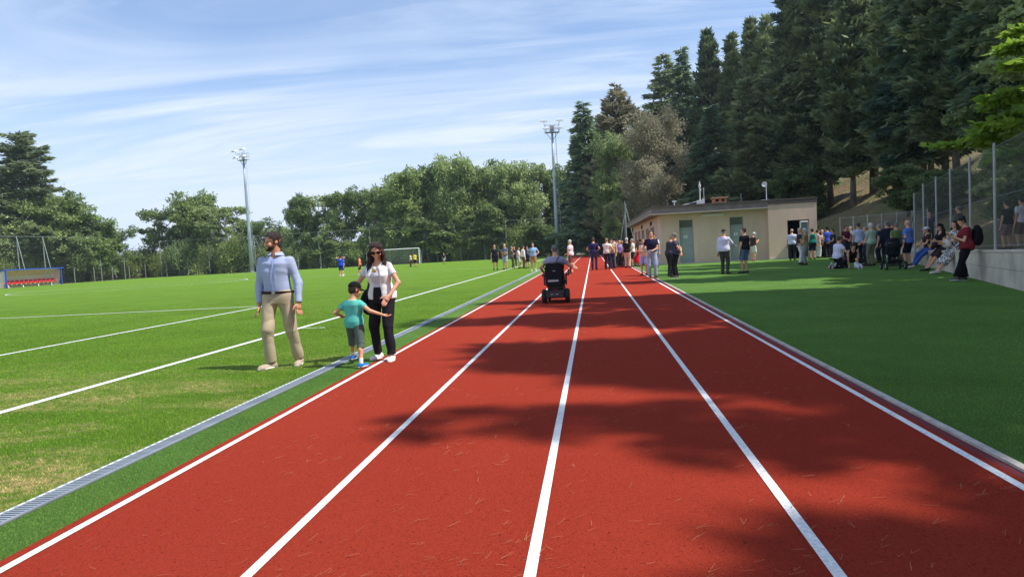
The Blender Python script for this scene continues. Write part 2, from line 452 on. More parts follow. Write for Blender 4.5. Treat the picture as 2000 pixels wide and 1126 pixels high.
# blades of artificial grass where the camera is near enough to see them
def blades(name, x0, x1, y0, y1, n, h, m, seed, p=1.6, keep=None):
    g = np.random.default_rng(seed)
    u = g.random(n); y = (y0**(1-p)+u*(y1**(1-p)-y0**(1-p)))**(1/(1-p))
    x = x0+(x1-x0)*g.random(n)
    vis = (np.abs(x+.12*y) < .85*y+.8)
    if keep is not None: vis &= keep(x, y)
    x, y = x[vis], y[vis]; n = len(x)
    a = g.random(n)*2*math.pi; wd = (.0014+.00062*y)*(.7+.6*g.random(n))
    hh = h*(.5+.7*g.random(n))*np.clip((y1-y)/(.62*y1), .06, 1); la = g.random(n)*2*math.pi; ln = hh*(.3+.6*g.random(n))
    hh = np.where(on_line(x, y), hh*.4, hh); wd = np.where(on_line(x, y), wd*1.6, wd)
    V = np.zeros((n, 3, 3), np.float32)
    V[:, 0] = np.stack([x-wd*np.cos(a), y-wd*np.sin(a), np.zeros(n)-.002], 1)
    V[:, 1] = np.stack([x+wd*np.cos(a), y+wd*np.sin(a), np.zeros(n)-.002], 1)
    V[:, 2] = np.stack([x+ln*np.cos(la), y+ln*np.sin(la), hh], 1)
    me = mesh_np(name, V.reshape(-1, 3), np.arange(3*n).reshape(-1, 3), mi=(on_line(x, y)*1))
    return tag(link(name, me, [m, WHTURF]), 'short artificial grass blades on the turf', 'grass', kind='stuff')
blades('grass', -30, -3.445, 2.6, 30, 640000, .019, PITCHB, 1, 1.7)
blades('grass', -3.29, -2.91, 2.6, 16, 22000, .009, LAWNB, 2, 1.5)
blades('grass', 2.35, 13.5, 3.2, 24, 240000, .015, LAWNB, 3, 1.6, keep=lambda x, y: x < wall_x(y)-.02)
# fallen pine needles on the track
def needles():
    g = np.random.default_rng(5); b = []
    n = 1250; cc = 170
    cy = 2.4+(g.random(cc)**1.4)*18; cxx = -2.7+4.8*g.random(cc); w_ = g.integers(0, cc, n); lone = g.random(n) < .35
    y = np.where(lone, 2.4+(g.random(n)**1.4)*18, cy[w_]+g.normal(0, .16, n)); x = np.clip(np.where(lone, -2.7+4.8*g.random(n), cxx[w_]+g.normal(0, .20, n)), -2.75, 2.1)
    a = g.normal(.45, .65, n); L_ = .028+.045*g.random(n); w = .0006+.00008*y; single = g.random(n) < .75
    V = np.zeros((n, 2, 4, 3), np.float32)
    for k in range(2):
        aa = a+(k-.5)*(.15+.5*g.random(n)); c, s = np.cos(aa), np.sin(aa)
        Lk = L_*np.where(single & (k == 1), .02, 1); ex, ey = x+Lk*c, y+Lk*s
        z0, z1 = .0095, .011+.014*g.random(n)
        V[:, k, 0] = np.stack([x-w*s, y+w*c, np.full(n, z0)], 1); V[:, k, 1] = np.stack([x+w*s, y-w*c, np.full(n, z0)], 1)
        V[:, k, 2] = np.stack([ex+w*s, ey-w*c, z1], 1); V[:, k, 3] = np.stack([ex-w*s, ey+w*c, z1], 1)
    me = mesh_np('pine_needles', V.reshape(-1, 3), np.arange(8*n).reshape(-1, 4))
    tag(link('pine_needles', me, mat('dry needle', (.42, .165, .08), .7, .5, 3, coord='World')), 'dry fallen pine needles scattered over the red track', 'litter', kind='stuff')
needles()
# ------------------------------------------------------------------ the changing-room building
STUCCO = mat('beige stucco', (.70, .515, .41), .9, .13, .9, stretch=(1, 1, .35), bump=.35, bscale=90, bdist=.006)
FASCIA = mat('dark brown fascia', (.10, .08, .075), .6, .2, 3)
FASCIAL = mat('grey brown fascia board', (.235, .20, .19), .6, .15, 3)
DOORM = mat('grey green door paint', (.335, .385, .385), .45, .06, 3)
ALU = mat('white aluminium', (.62, .64, .66), .4, .06, 8)
DARKIN = mat('dark interior', (.02, .02, .022), .9, .2, 2)
STEEL = mat('galvanised steel', (.33, .35, .35), .42, .12, 3, metal=.55)
STEELP = mat('grey painted steel', (.40, .45, .52), .45, .12, 1.2, metal=.2)
BLACKP = mat('black plastic', (.018, .018, .022), .5, .2, 8)
RUBBER = mat('black rubber', (.02, .02, .02), .85, .2, 12)
BRICK = mat('terracotta brick', (.52, .22, .11), .85, .25, 9, bump=.4, bscale=30)
CONC = mat('pale cast concrete', (.60, .52, .42), .85, .28, 1.3, bump=.4, bscale=40, bdist=.006)
def glassm():
    if 'glass' in _M: return _M['glass']
    m, nt, p = new_mat('window glass'); p.inputs['Base Color'].default_value = (.05, .07, .08, 1)
    p.inputs['Roughness'].default_value = .06; p.inputs['Specular IOR Level'].default_value = .7; _M['glass'] = m; return m
def building():
    BX, BY = 4.02, 39.9; W1, W2, DP = 5.88, 8.50, 27.0      # left wing width, total width, depth
    H = 3.37
    t = empty('changing_room_building', 'low beige stucco building with flat dark roof beside the lawn', 'building', (BX, BY, 0))
    def part(b, name, m, p=t, **k): return b.build(name, m, p, **k)
    FW = -.62                                               # the right block stands forward of the left wing
    # front wall of the left wing with two door recesses
    doors = [(1.02, 1.83), (3.88, 4.66)]; DH = 2.55
    b = MB(); x = 0
    for d0, d1 in doors:
        b.box(x, d0, 0, .3, 0, 2.92); b.box(d0, d1, 0, .3, DH, 2.92); x = d1
    b.box(x, W1, 0, .3, 0, 2.92)
    # end wall along the track, five window openings
    wins = [(4.6, 7.5), (8.8, 11.7), (13.1, 16.0), (17.6, 20.4), (21.9, 24.8)]
    y = .3
    for y0, y1 in wins:
        b.box(0, .3, y, y0, 0, 2.92); b.box(0, .3, y0, y1, 0, 1.15); b.box(0, .3, y0, y1, 2.35, 2.92); y = y1
    b.box(0, .3, y, DP, 0, 2.92); b.box(.3, W2, DP-.3, DP, 0, 2.92)
    # right block
    ox0, ox1, OH = 6.90, 8.08, 2.16
    b.box(W1, ox0, FW, FW+.3, 0, 3.10); b.box(ox1, W2, FW, FW+.3, 0, 3.10); b.box(ox0, ox1, FW, FW+.3, OH, 3.10)
    b.box(W1, W1+.3, FW+.3, 0, 0, 3.10); b.box(W2-.3, W2, FW+.3, DP-.3, 0, 3.10); b.box(W1+.003, W1+.3, .0, .3, 0, 2.92)
    part(b, 'wall', STUCCO)
    b = MB(); b.box(.3, W1, .306, .35, 0, 2.92); b.box(W1+.35, W2-.32, 1.6, 1.7, 0, 3.0); b.box(.31, .35, .4, DP-.4, 0, 2.9)
    part(b, 'interior_wall', DARKIN)
    b = MB(); b.box(-.02, W1, -.06, -.004, 0, .07); b.box(-.06, -.004, -.06, DP, 0, .07); b.box(W1+.01, ox0, FW-.05, FW-.004, 0, .07)
    part(b, 'plinth', mat('pale plinth', (.58, .54, .47), .9, .15, 4))
    # roof: slab, fascia band, projecting eave over the left wing
    b = MB(); b.box(-.62, W1, -.62, DP+.4, 2.93, 3.0); b.box(-.60, W2, -.58, DP+.35, 3.0, 3.30)
    r = part(b, 'roof', FASCIAL)
    b = MB(); b.box(-.66, W1-.002, -.66, -.625, 2.905, 2.965); b.box(-.66, -.625, -.62, DP+.4, 2.905, 2.965)
    part(b, 'eave_trim', mat('pale eave trim', (.42, .37, .31), .6, .1, 5), r)
    b = MB(); b.box(-.64, W2+.03, -.66, DP+.42, 3.303, H+.02); part(b, 'roof_edge', FASCIA, r)
    b = MB(); b.box(W1+.02, W2+.03, FW-.03, FW-.002, 3.101, 3.30); part(b, 'parapet', FASCIA, r)
    # doors with louvred transom and a printed notice
    for n, (d0, d1) in enumerate(doors):
        b = MB(); b.box(d0+.04, d1-.04, .20, .24, .02, 2.05)
        d = part(b, 'door', DOORM)
        f = MB(); f.box(d0, d0+.04, .14, .25, 0, DH); f.box(d1-.04, d1, .14, .25, 0, DH); f.box(d0+.04, d1-.04, .14, .25, 2.05, 2.11)
        f.box(d0+.04, d1-.04, .14, .25, DH-.04, DH); part(f, 'door_frame', DOORM, d)
        l = MB()
        for k in range(7): z = 2.14+k*.055; l.bar((d0+.04, .20, z), (d1-.04, .20, z), .045, .012, up=(0, .6, 1))
        part(l, 'louvre', DOORM, d)
        h = MB(); h.tube([(d1-.12, .195, 1.05), (d1-.12, .15, 1.05), (d1-.24, .15, 1.05)], .011, 6); part(h, 'handle', BLACKP, d)
        s = MB(); cx = (d0+d1)/2-.03; s.box(cx-.105, cx+.105, .195, .199, 1.50, 1.65); nt_ = part(s, 'paper_notice', mat('white paper', (.85, .86, .88), .7, .03, 5), d)
        w = MB(); w.box(cx-.05, cx+.05, .191, .194, 1.555, 1.615); part(w, 'printed_mark', mat('dark print', (.14, .15, .17), .8, .2, 60), nt_)
    # windows of the end wall
    for y0, y1 in wins:
        b = MB()
        b.box(.08, .14, y0, y1, 1.15, 1.21); b.box(.08, .14, y0, y1, 2.29, 2.35); b.box(.08, .14, y0, y0+.06, 1.21, 2.29); b.box(.08, .14, y1-.06, y1, 1.21, 2.29)
        b.box(.08, .14, (y0+y1)/2-.03, (y0+y1)/2+.03, 1.21, 2.29)
        w = part(b, 'window', mat('brown window frame', (.30, .20, .17), .5, .1, 5))
        g = MB(); g.box(.10, .118, y0+.06, y1-.06, 1.21, 2.29); part(g, 'pane', mat('dull frosted pane', (.30, .22, .20), .3, .1, 1.5), w)
        s = MB(); s.box(-.05, .078, y0-.05, y1+.05, 1.10, 1.148); part(s, 'sill', CONC, w)
    for y0 in (6.0, 14.5):
        b = MB(); b.box(-.12, -.003, y0, y0+.14, 2.55, 2.72); b.tube([(-.06, y0+.07, 2.55), (-.10, y0+.07, 2.45)], .05, 8)
        part(b, 'wall_lamp', BLACKP)
    b = MB(); b.box(2.30, 3.55, -.085, -.003, 2.66, 2.80)
    lt = part(b, 'strip_light', mat('white lamp diffuser', (.72, .72, .66), .35, .04, 4), bevel=.02)
    # doorway of the right block: frame and a glazed leaf standing open
    b = MB(); b.box(ox0, ox0+.05, FW+.05, FW+.12, 0, OH); b.box(ox1-.05, ox1, FW+.05, FW+.12, 0, OH); b.box(ox0+.05, ox1-.05, FW+.05, FW+.12, OH-.05, OH)
    fr = part(b, 'doorway_frame', mat('dark door frame', (.05, .05, .055), .5, .1, 4))
    b = MB(); a0 = Vector((ox1-.06, FW+.04, 0)); dr = Vector((-.60, -.42, 0)).normalized(); ln = .62
    e = a0+dr*ln
    for p in (a0, e): b.bar((p.x, p.y, .03), (p.x, p.y, 2.08), .06, .05)
    for z in (.06, .95, 2.05): b.bar((a0.x, a0.y, z), (e.x, e.y, z), .05, .06)
    lf = part(b, 'door_leaf', ALU)
    g = MB(); p0, p1 = a0+dr*.03, e-dr*.03; g.bar((p0.x, p0.y, .5), (p1.x, p1.y, .5), .012, .84); g.bar((p0.x, p0.y, 1.5), (p1.x, p1.y, 1.5), .012, 1.04); part(g, 'pane', glassm(), lf)
    b = MB(); b.box(5.22, 5.39, -.10, -.003, 1.30, 1.65); part(b, 'meter_box', ALU, bevel=.01)
    # things standing on the roof
    z0 = H+.02
    t2 = empty('antenna_mast', 'white antenna mast with small aerials on the flat roof edge', 'antenna', (BX+2.35, BY+.5, z0))
    b = MB(); b.tube([(0, 0, 0), (0, 0, 1.36)], .035, 8); b.build('mast', ALU, t2)
    b = MB(); b.lathe([(.05, 0), (.07, .03), (.07, .17), (.04, .2)], (0, 0, 1.0), 10); b.lathe([(.06, 0), (.06, .1)], (0, -.09, .82), 8); b.build('aerial', ALU, t2)
    b = MB(); b.box(-.2, .1, -.12, .12, .02, .26); b.box(.13, .24, -.06, .06, .02, .36); b.build('junction_box', ALU, t2, bevel=.01)
    b = MB(); b.tube([(-.2, 0, .2), (-.6, 0, .12), (-1.15, 0, .02)], .022, 6); b.build('stay', ALU, t2)
    b = MB(); b.tube([(.24, .1, 0), (.24, .1, 1.0)], .014, 5)
    for z in (.5, .62, .76, .88): b.box(.215, .265, .07, .13, z, z+.045)
    b.build('dipole', ALU, t2)
    t3 = empty('brick_chimney', 'squat terracotta brick chimney with slab cap on the roof', 'chimney', (BX+3.42, BY+.45, z0))
    b = MB(); b.box(-.36, .36, -.3, .3, 0, .10); b.box(-.36, -.26, -.3, .3, .10, .25); b.box(.26, .36, -.3, .3, .10, .25); b.box(-.07, .07, -.3, .3, .10, .25); b.box(-.36, .36, -.3, .3, .25, .30); b.build('shaft', BRICK, t3)
    b = MB(); b.box(-.255, .255, -.2, .2, .101, .249); b.build('flue', DARKIN, t3)
    b = MB(); b.box(-.43, .47, -.37, .37, .303, .36); b.build('cap', mat('brick cap', (.50, .30, .19), .85, .2, 9), t3)
    t4 = empty('satellite_dish', 'small white round dish on a thin pole on the roof', 'antenna', (BX+6.05, BY+.3, z0))
    b = MB(); b.tube([(0, 0, 0), (0, 0, .95)], .022, 6); b.box(-.3, .12, -.1, .1, .0, .06); b.build('pole', ALU, t4)
    b = MB(); b.lathe([(.01, .03), (.09, .015), (.145, -.03), (.15, -.035), (.14, -.01), (.02, .06)], (-.1, 0, .95), 16, 'y'); b.build('dish', mat('white dish', (.85, .86, .88), .4, .04, 5), t4, smooth=True)
    t5 = empty('vent_pipe', 'short white T shaped vent pipe near the left roof corner', 'pipe', (BX+.85, BY+.4, z0))
    b = MB(); b.tube([(0, 0, 0), (0, 0, .25)], .03, 8); b.build('pipe', ALU, t5)
    b = MB(); b.tube([(-.12, 0, .275), (.12, 0, .275)], .03, 8); b.build('cowl', ALU, t5)
    t6 = tag(link('lightning_rod', None), 'thin grey rod standing on the roof between chimney and dish', 'rod')
    bpy.data.objects.remove(t6)
    b = MB(); b.tube([(0, 0, 0), (0, 0, .5)], .014, 6); tag(b.build('lightning_rod', STEEL, loc=(BX+4.65, BY+.4, z0)), 'thin grey rod standing on the roof between chimney and dish', 'rod')
building()

# ------------------------------------------------------------------ wall, fences
CHAIN = meshwire('chain link wire', (.16, .17, .17), .06, .11)
NETM = meshwire('green sports netting', (.10, .14, .12), .12, .022, False)
def low_wall():
    ys = np.arange(4.6, 28.3, 3.1)
    t = empty('retaining_wall', 'pale concrete block retaining wall at the right edge of the lawn', 'wall', (0, 0, 0))
    top = lambda Y: float(np.interp(Y, [-9, 14, 28.3], [.84, .82, .46]))
    b = MB()
    bounds = list(ys)+[28.3]
    for course in range(2):
        offs = 0 if course == 0 else .0
        for y0, y1 in zip(bounds, bounds[1:]):
            V = []
            for (yy, e) in ((y0, .006), (y1, -.006)):
                h0, h1 = (-.1, top(yy)*.47) if course == 0 else (top(yy)*.47+.010, top(yy)-.055)
                x = wall_x(yy)
                V += [(x, yy+e, h0), (x+.22, yy+e, h0), (x+.22, yy+e, h1), (x, yy+e, h1)]
            b.add(V, [(0, 1, 2, 3), (7, 6, 5, 4), (0, 4, 5, 1), (1, 5, 6, 2), (2, 6, 7, 3), (3, 7, 4, 0)])
    b.build('block_course', CONC, t)
    b = MB(); V = []
    for yy in (4.6, 14, 28.3):
        x = wall_x(yy); V += [(x+.012, yy, -.1), (x+.2, yy, -.1), (x+.2, yy, top(yy)-.06), (x+.012, yy, top(yy)-.06)]
    b.add(V, [(0, 1, 2, 3), (11, 10, 9, 8)]+[(i*4+k, i*4+4+k, i*4+4+(k+1) % 4, i*4+(k+1) % 4) for i in (0, 1) for k in range(4)])
    b.build('core', mat('dark joint mortar', (.22, .21, .19), .95, .2, 5), t)
    b = MB(); V = []
    for yy in (4.6, 14, 28.3):
        x = wall_x(yy); z = top(yy); V += [(x-.02, yy, z-.05), (x+.25, yy, z-.05), (x+.25, yy, z), (x-.02, yy, z)]
    b.add(V, [(0, 1, 2, 3), (11, 10, 9, 8)]+[(i*4+k, i*4+4+k, i*4+4+(k+1) % 4, i*4+(k+1) % 4) for i in (0, 1) for k in range(4)])
    b.build('coping', mat('pale coping', (.62, .55, .46), .85, .15, 3, bump=.3), t)
    return top
WTOP = low_wall()
def chain_fence():
    t = empty('chain_link_fence', 'tall chain link fence with grey posts along the top of the pale wall', 'fence', (0, 0, 0))
    ys = [5.4, 7.7, 10.0, 12.2, 14.45, 16.73, 19.06, 21.45, 23.64, 26.02, 28.06]; ph = []
    for y in ys:
        x = wall_x(y)+.16; h = float(np.interp(y, [15, 26, 28], [3.22, 2.9, 2.67])); ph.append((x, y, WTOP(y), h))
        b = MB(); b.tube([(x, y, WTOP(y)-.02), (x, y, h)], .032, 8); b.lathe([(.036, 0), (.034, .02), (.01, .035)], (x, y, h), 8); b.build('post', STEEL, t)
    for p, q in zip(ph, ph[1:]):
        panel_uv('wire_panel', p, q, p[2]+.03, p[3]-.05, q[2]+.03, q[3]-.05, CHAIN, t)
    b = MB()
    for k in (.04, .5, .97):
        b.tube([(p[0], p[1], p[2]+(p[3]-p[2])*k) for p in ph], .006, 4)
    b.build('tension_wire', STEEL, t)
    x, y, z, h = ph[-1]
    b = MB(); b.tube([(x+.05, y+.05, h-.5), (x+.2, y+1.6, .02)], .028, 6); b.build('brace', STEEL, t)
chain_fence()
def rear_fence():
    t = empty('garden_fence', 'lower wire fence with thin posts at the foot of the wooded bank behind the crowd', 'fence', (0, 0, 0))
    P = [(13.5, 38.6), (13.75, 37.4), (14.0, 36.2), (14.2, 35.0), (14.4, 33.8), (14.55, 32.6), (14.6, 31.3)]
    for x, y in P:
        b = MB(); b.tube([(x, y, -.02), (x, y, 2.15)], .027, 6); b.build('post', STEEL, t)
    for p, q in zip(P, P[1:]): panel_uv('wire_panel', p, q, .05, 2.1, .05, 2.1, CHAIN, t)
    b = MB()
    for z in (.1, 1.1, 2.1): b.tube([(x, y, z) for x, y in P], .007, 4)
    b.build('tension_wire', STEEL, t)
    b = MB(); b.bar((13.3, 38.9, .2), (14.9, 31.0, .2), .2, .55); tag(b.build('concrete_kerb_wall', CONC), 'low pale concrete wall under the lower wire fence behind the crowd', 'wall')
rear_fence()
POLE = mat('weathered green grey pole', (.24, .28, .26), .6, .2, 3)
def far_fence():
    t = empty('boundary_fence', 'low wire fence of thin grey posts along the far end of the pitch', 'fence', (0, 107.4, 0))
    xs = np.arange(-77.5, 3, 4.0)
    for x in xs:
        b = MB(); b.tube([(x, 0, -.1), (x, 0, 2.3)], .045, 6); b.build('post', POLE, t)
    panel_uv('wire_panel', (-77.5, 0), (2, 0), 0, 2.2, 0, 2.2, NETM, t)
    t = empty('boundary_fence', 'low wire fence of thin grey posts behind the dugout on the far left touchline', 'fence', (-78.0, 0, 0))
    ys = np.arange(60, 107.4, 4.0)
    for y in ys:
        b = MB(); b.tube([(0, y, -.1), (0, y, 2.3)], .045, 6); b.build('post', POLE, t)
    panel_uv('wire_panel', (0, 60), (0, 107), 0, 2.2, 0, 2.2, NETM, t)
    t = empty('ball_stop_net', 'tall ball stop net on slim grey posts behind the far goal', 'net', (0, 108.2, 0))
    px = [-75, -66, -57.5, -46, -37, -22.5, -14, -8, -1.5, 4.5]
    for x in px:
        b = MB(); b.tube([(x, 0, -.5), (x, 0, 6.2)], .06, 6); b.build('post', POLE, t)
    b = MB(); b.tube([(-75, 0, 6.15), (4.5, 0, 6.15)], .02, 4); b.build('top_cable', POLE, t)
    for sx in (-57.5, -27.3):
        b = MB(); b.tube([(sx-.9, -1.1, 0), (sx, 0, 6.3)], .05, 6); b.tube([(sx+1.6, 1.2, 0), (sx, 0, 6.3)], .05, 6); b.tube([(sx, 0, 0), (sx, 0, 6.3)], .05, 6); b.build('brace', POLE, t)
    panel_uv('net_panel', (-75, 0), (4.5, 0), 2.2, 6.1, 2.2, 6.1, NETM, t)
    t = empty('ball_stop_net', 'tall ball stop net on slim posts behind the dugout', 'net', (-78.8, 0, 0))
    for y in (62, 75.0, 83.2, 87.6, 98.6, 104):
        b = MB(); b.tube([(0, y, -.5), (0, y, 7.0)], .06, 6); b.build('post', POLE, t)
    for y in (83.2, 87.6, 75.0):
        b = MB(); b.tube([(1.9, y-.7, 0), (0, y, 6.9)], .05, 6); b.build('brace', POLE, t)
    b = MB(); b.tube([(0, 62, 6.95), (0, 104, 6.95)], .025, 4); b.build('top_cable', POLE, t)
    panel_uv('net_panel', (0, 62), (0, 104), 2.2, 6.9, 2.2, 6.9, NETM, t)
    t = empty('track_end_fence', 'thin leaning and upright grey net poles standing beside the end of the track', 'fence', (0, 0, 0))
    for (x, y, h, lx) in [(3.4, 68, 5.6, -.05), (3.6, 72, 5.2, 0), (3.7, 76, 5.0, 0), (3.8, 80, 5.0, 0), (3.9, 86, 5, 0), (4.0, 92, 5, 0)]:
        b = MB(); b.tube([(x, y, -.05), (x+lx, y, h)], .05, 6); b.build('post', POLE, t)
    b = MB(); b.tube([(4.4, 67.4, 0), (3.36, 68, 5.4)], .045, 6); b.tube([(2.6, 71.5, 0), (3.6, 72, 5.0)], .04, 6); b.build('brace', POLE, t)
    panel_uv('net_panel', (3.4, 68), (4.0, 92), .2, 4.9, .2, 4.9, NETM, t)
far_fence()

# ------------------------------------------------------------------ floodlight masts
HEADM = mat('white lamp housing', (.66, .67, .68), .4, .06, 4)
def mast(label, x, y, H, yaw, fx):
    t = empty('floodlight_mast', label, 'floodlight', (x, y, 0), yaw, 'floodlight masts of the sports ground')
    b = MB(); b.tube([(0, 0, -.1), (0, 0, H*.35), (0, 0, H*.7), (0, 0, H-1.7)], [.34, .28, .21, .15], 16); b.build('pole', STEELP, t, smooth=True)
    b = MB(); b.lathe([(.55, 0), (.55, .05), (.36, .06), (.36, .25)], (0, 0, .0), 12); b.build('base_plate', STEEL, t)
    z = H-1.75
    b = MB(); b.box(-1.05, 1.05, -.45, .45, z, z+.09)
    for s in (-1, 1):
        b.bar((s*.9, 0, z), (s*.12, 0, z-1.0), .07)
    pf = b.build('platform', STEELP, t)
    b = MB()
    for x0 in (-1.03, -.35, .35, 1.03):
        for y0 in (-.43, .43): b.bar((x0, y0, z+.09), (x0, y0, z+1.15), .045)
    for zz in (z+.6, z+1.13):
        for y0 in (-.43, .43): b.bar((-1.03, y0, zz), (1.03, y0, zz), .045)
        for x0 in (-1.03, 1.03): b.bar((x0, -.43, zz), (x0, .43, zz), .045)
    b.build('railing', STEELP, pf)
    b = MB(); b.box(-.28, .28, -.12, .12, z+.12, z+1.05); b.build('control_box', STEEL, pf)
    for (hx, hz) in ((-1.25, 1.55), (1.05, 1.6), (-.95, .45), (.95, .5)):
        b = MB()
        hd = fx
        c = Vector((hx, -.75, z+hz))
        pr = [(-.50, .02), (-.46, .12), (-.2, .22), (.2, .22), (.46, .12), (.5, .02), (.46, -.03), (-.46, -.03)]
        V = [(c.x+px_, c.y+yy, c.z+pz+(-.12 if yy < 0 else .06)) for yy in (-.32, .30) for px_, pz in pr]
        n = len(pr); b.add(V, [tuple(range(n)), tuple(range(2*n-1, n-1, -1))]+[((i+1) % n, i, n+i, n+(i+1) % n) for i in range(n)])
        h = b.build('lamp_head', HEADM, t)
        b = MB(); b.bar((hx, -.72, z+hz), (hx*.95, -.43, z+max(hz-.45, .2)), .06); b.build('bracket', STEEL, h)
        b = MB(); b.add([(c.x-.42, c.y-.30, c.z-.16), (c.x+.42, c.y-.30, c.z-.16), (c.x+.42, c.y+.28, c.z+.01), (c.x-.42, c.y+.28, c.z+.01)], [(0, 1, 2, 3)]); b.build('lamp_glass', glassm(), h)
    # ladder up one side
    b = MB(); lx = .62
    for s in (-.17, .17): b.tube([(lx, s, 1.4), (lx-.12, s, z)], .022, 4)
    k = 1.6
    while k < z:
        f = (k-1.4)/(z-1.4); b.bar((lx-.12*f, -.17, k), (lx-.12*f, .17, k), .028); k += .38
    for zz in (3, 7, 11, 15):
        if zz < z: b.bar((.2, 0, zz), (lx-.12*(zz-1.4)/(z-1.4), 0, zz), .04)
    b.build('ladder', STEELP, t)
p = ray(492, 524, 107.0)
mast('tall grey floodlight mast standing far behind the man in the blue shirt', p[0], 107.0, 20.6, R(-28), 1)
p = ray(1090, 490, 99.0)
mast('tall grey floodlight mast at the far end beside the running track', p[0], 99.0, 19.9, R(12), -1)

# ------------------------------------------------------------------ goal, dugout
def goal(x, y):
    t = empty('football_goal', 'white football goal with net at the far end of the pitch', 'goal', (x, y, 0))
    WH = mat('white goal paint', (.82, .83, .84), .4, .04, 4)
    for s in (-1, 1):
        b = MB(); b.tube([(s*3.72, 0, 0), (s*3.72, 0, 2.44)], .075, 10); b.build('post', WH, t)
        b = MB(); b.tube([(s*3.72, 0, 2.44), (s*3.72, 1.0, 2.35), (s*3.72, 2.0, .05), (s*3.72, 0, .05)], .03, 6); b.build('side_frame', STEEL, t)
    b = MB(); b.tube([(-3.80, 0, 2.48), (3.80, 0, 2.48)], .075, 10); b.build('crossbar', WH, t)
    nm = meshwire('white goal netting', (.75, .76, .76), .12, .10)
    V = []; UV = []; F = []
    prof = [(0, 2.40), (1.0, 2.33), (2.0, .06)]
    for (y0, z0), (y1, z1) in zip(prof, prof[1:]):
        i = len(V); V += [(-3.7, y0, z0), (3.7, y0, z0), (3.7, y1, z1), (-3.7, y1, z1)]; F.append((i, i+1, i+2, i+3))
        l = math.hypot(y1-y0, z1-z0); UV += [(0, 0), (7.4, 0), (7.4, l), (0, l)]
    for s in (-3.7, 3.7):
        i = len(V); V += [(s, 0, .05), (s, 2.0, .05), (s, 1.0, 2.33), (s, 0, 2.40)]; F.append((i, i+1, i+2, i+3)); UV += [(0, 0), (2, 0), (1, 2.3), (0, 2.3)]
    link('net', mesh_np('net', np.array(V), np.array(F), uv=np.array(UV)), nm, t)
goal(-31.6, 105.0)
def dugout():
    t = empty('dugout', 'blue framed dugout with curved clear canopy and red seats on the far touchline', 'shelter', (-74.3, 80.0, 0), R(0))
    BL = mat('blue frame paint', (.03, .08, .42), .45, .1, 4); L2 = 4.4
    # local: x towards the pitch, y along the touchline
    arc = [(-.75, .05), (-.78, 1.0), (-.62, 1.5), (-.25, 1.95), (.25, 2.2), (.75, 2.28)]
    m, nt, p = new_mat('clear polycarbonate'); p.inputs['Base Color'].default_value = (.66, .58, .54, 1); p.inputs['Roughness'].default_value = .25
    tr = nt.nodes.new('ShaderNodeBsdfTransparent'); mx = nt.nodes.new('ShaderNodeMixShader'); mx.inputs[0].default_value = .85
    o = [n for n in nt.nodes if n.type == 'OUTPUT_MATERIAL'][0]
    nt.links.new(tr.outputs[0], mx.inputs[1]); nt.links.new(p.outputs[0], mx.inputs[2]); nt.links.new(mx.outputs[0], o.inputs[0])
    V = []; F = []
    for x, z in arc: V += [(x, -L2, z), (x, L2, z)]
    for i in range(len(arc)-1): F.append((2*i, 2*i+1, 2*i+3, 2*i+2))
    b = MB(); b.add(V, F)
    for s in (-L2, L2): b.add([(x, s, z) for x, z in arc]+[(.3, s, .05)], [tuple(range(len(arc)+1))])
    b.build('canopy', m, t)
    for y in np.linspace(-L2, L2, 7):
        b = MB(); b.tube([(x, y, z) for x, z in arc], .035, 6); b.build('rib', mat('pale rib', (.62, .60, .58), .5, .05, 4), t)
    b = MB(); b.bar((.78, -L2-.4, 2.32), (.78, L2+.4, 2.32), .14, .14); b.build('roof_beam', BL, t)
    for s in (-1, 1):
        b = MB(); b.bar((.70, s*L2, 0), (.70, s*L2, 2.26), .14); b.bar((.7, s*L2, 2.2), (-.4, s*L2, 2.2), .08); b.build('frame_post', BL, t)
    b = MB(); b.bar((-.1, -L2+.2, .42), (-.1, L2-.2, .42), .12, .08)
    bench = b.build('bench_beam', mat('cream steel', (.66, .62, .52), .5, .06, 4), t)
    for y in (-3.4, -1.2, 1.2, 3.4):
        b = MB(); b.bar((-.1, y, .4), (.15, y-.12, 0), .08); b.bar((-.1, y, .4), (-.3, y+.12, 0), .08); b.build('leg', _M['cream steel'], bench)
    RED = mat('red plastic seat', (.55, .02, .03), .4, .08, 4)
    for y in np.linspace(-3.9, 3.9, 12):
        b = MB(); b.prism([(.18, .48), (.20, .54), (-.12, .52), (-.24, .66), (-.28, .98), (-.34, .98), (-.30, .62), (-.18, .47)], y-.27, y+.27); b.build('seat', RED, t)
dugout()

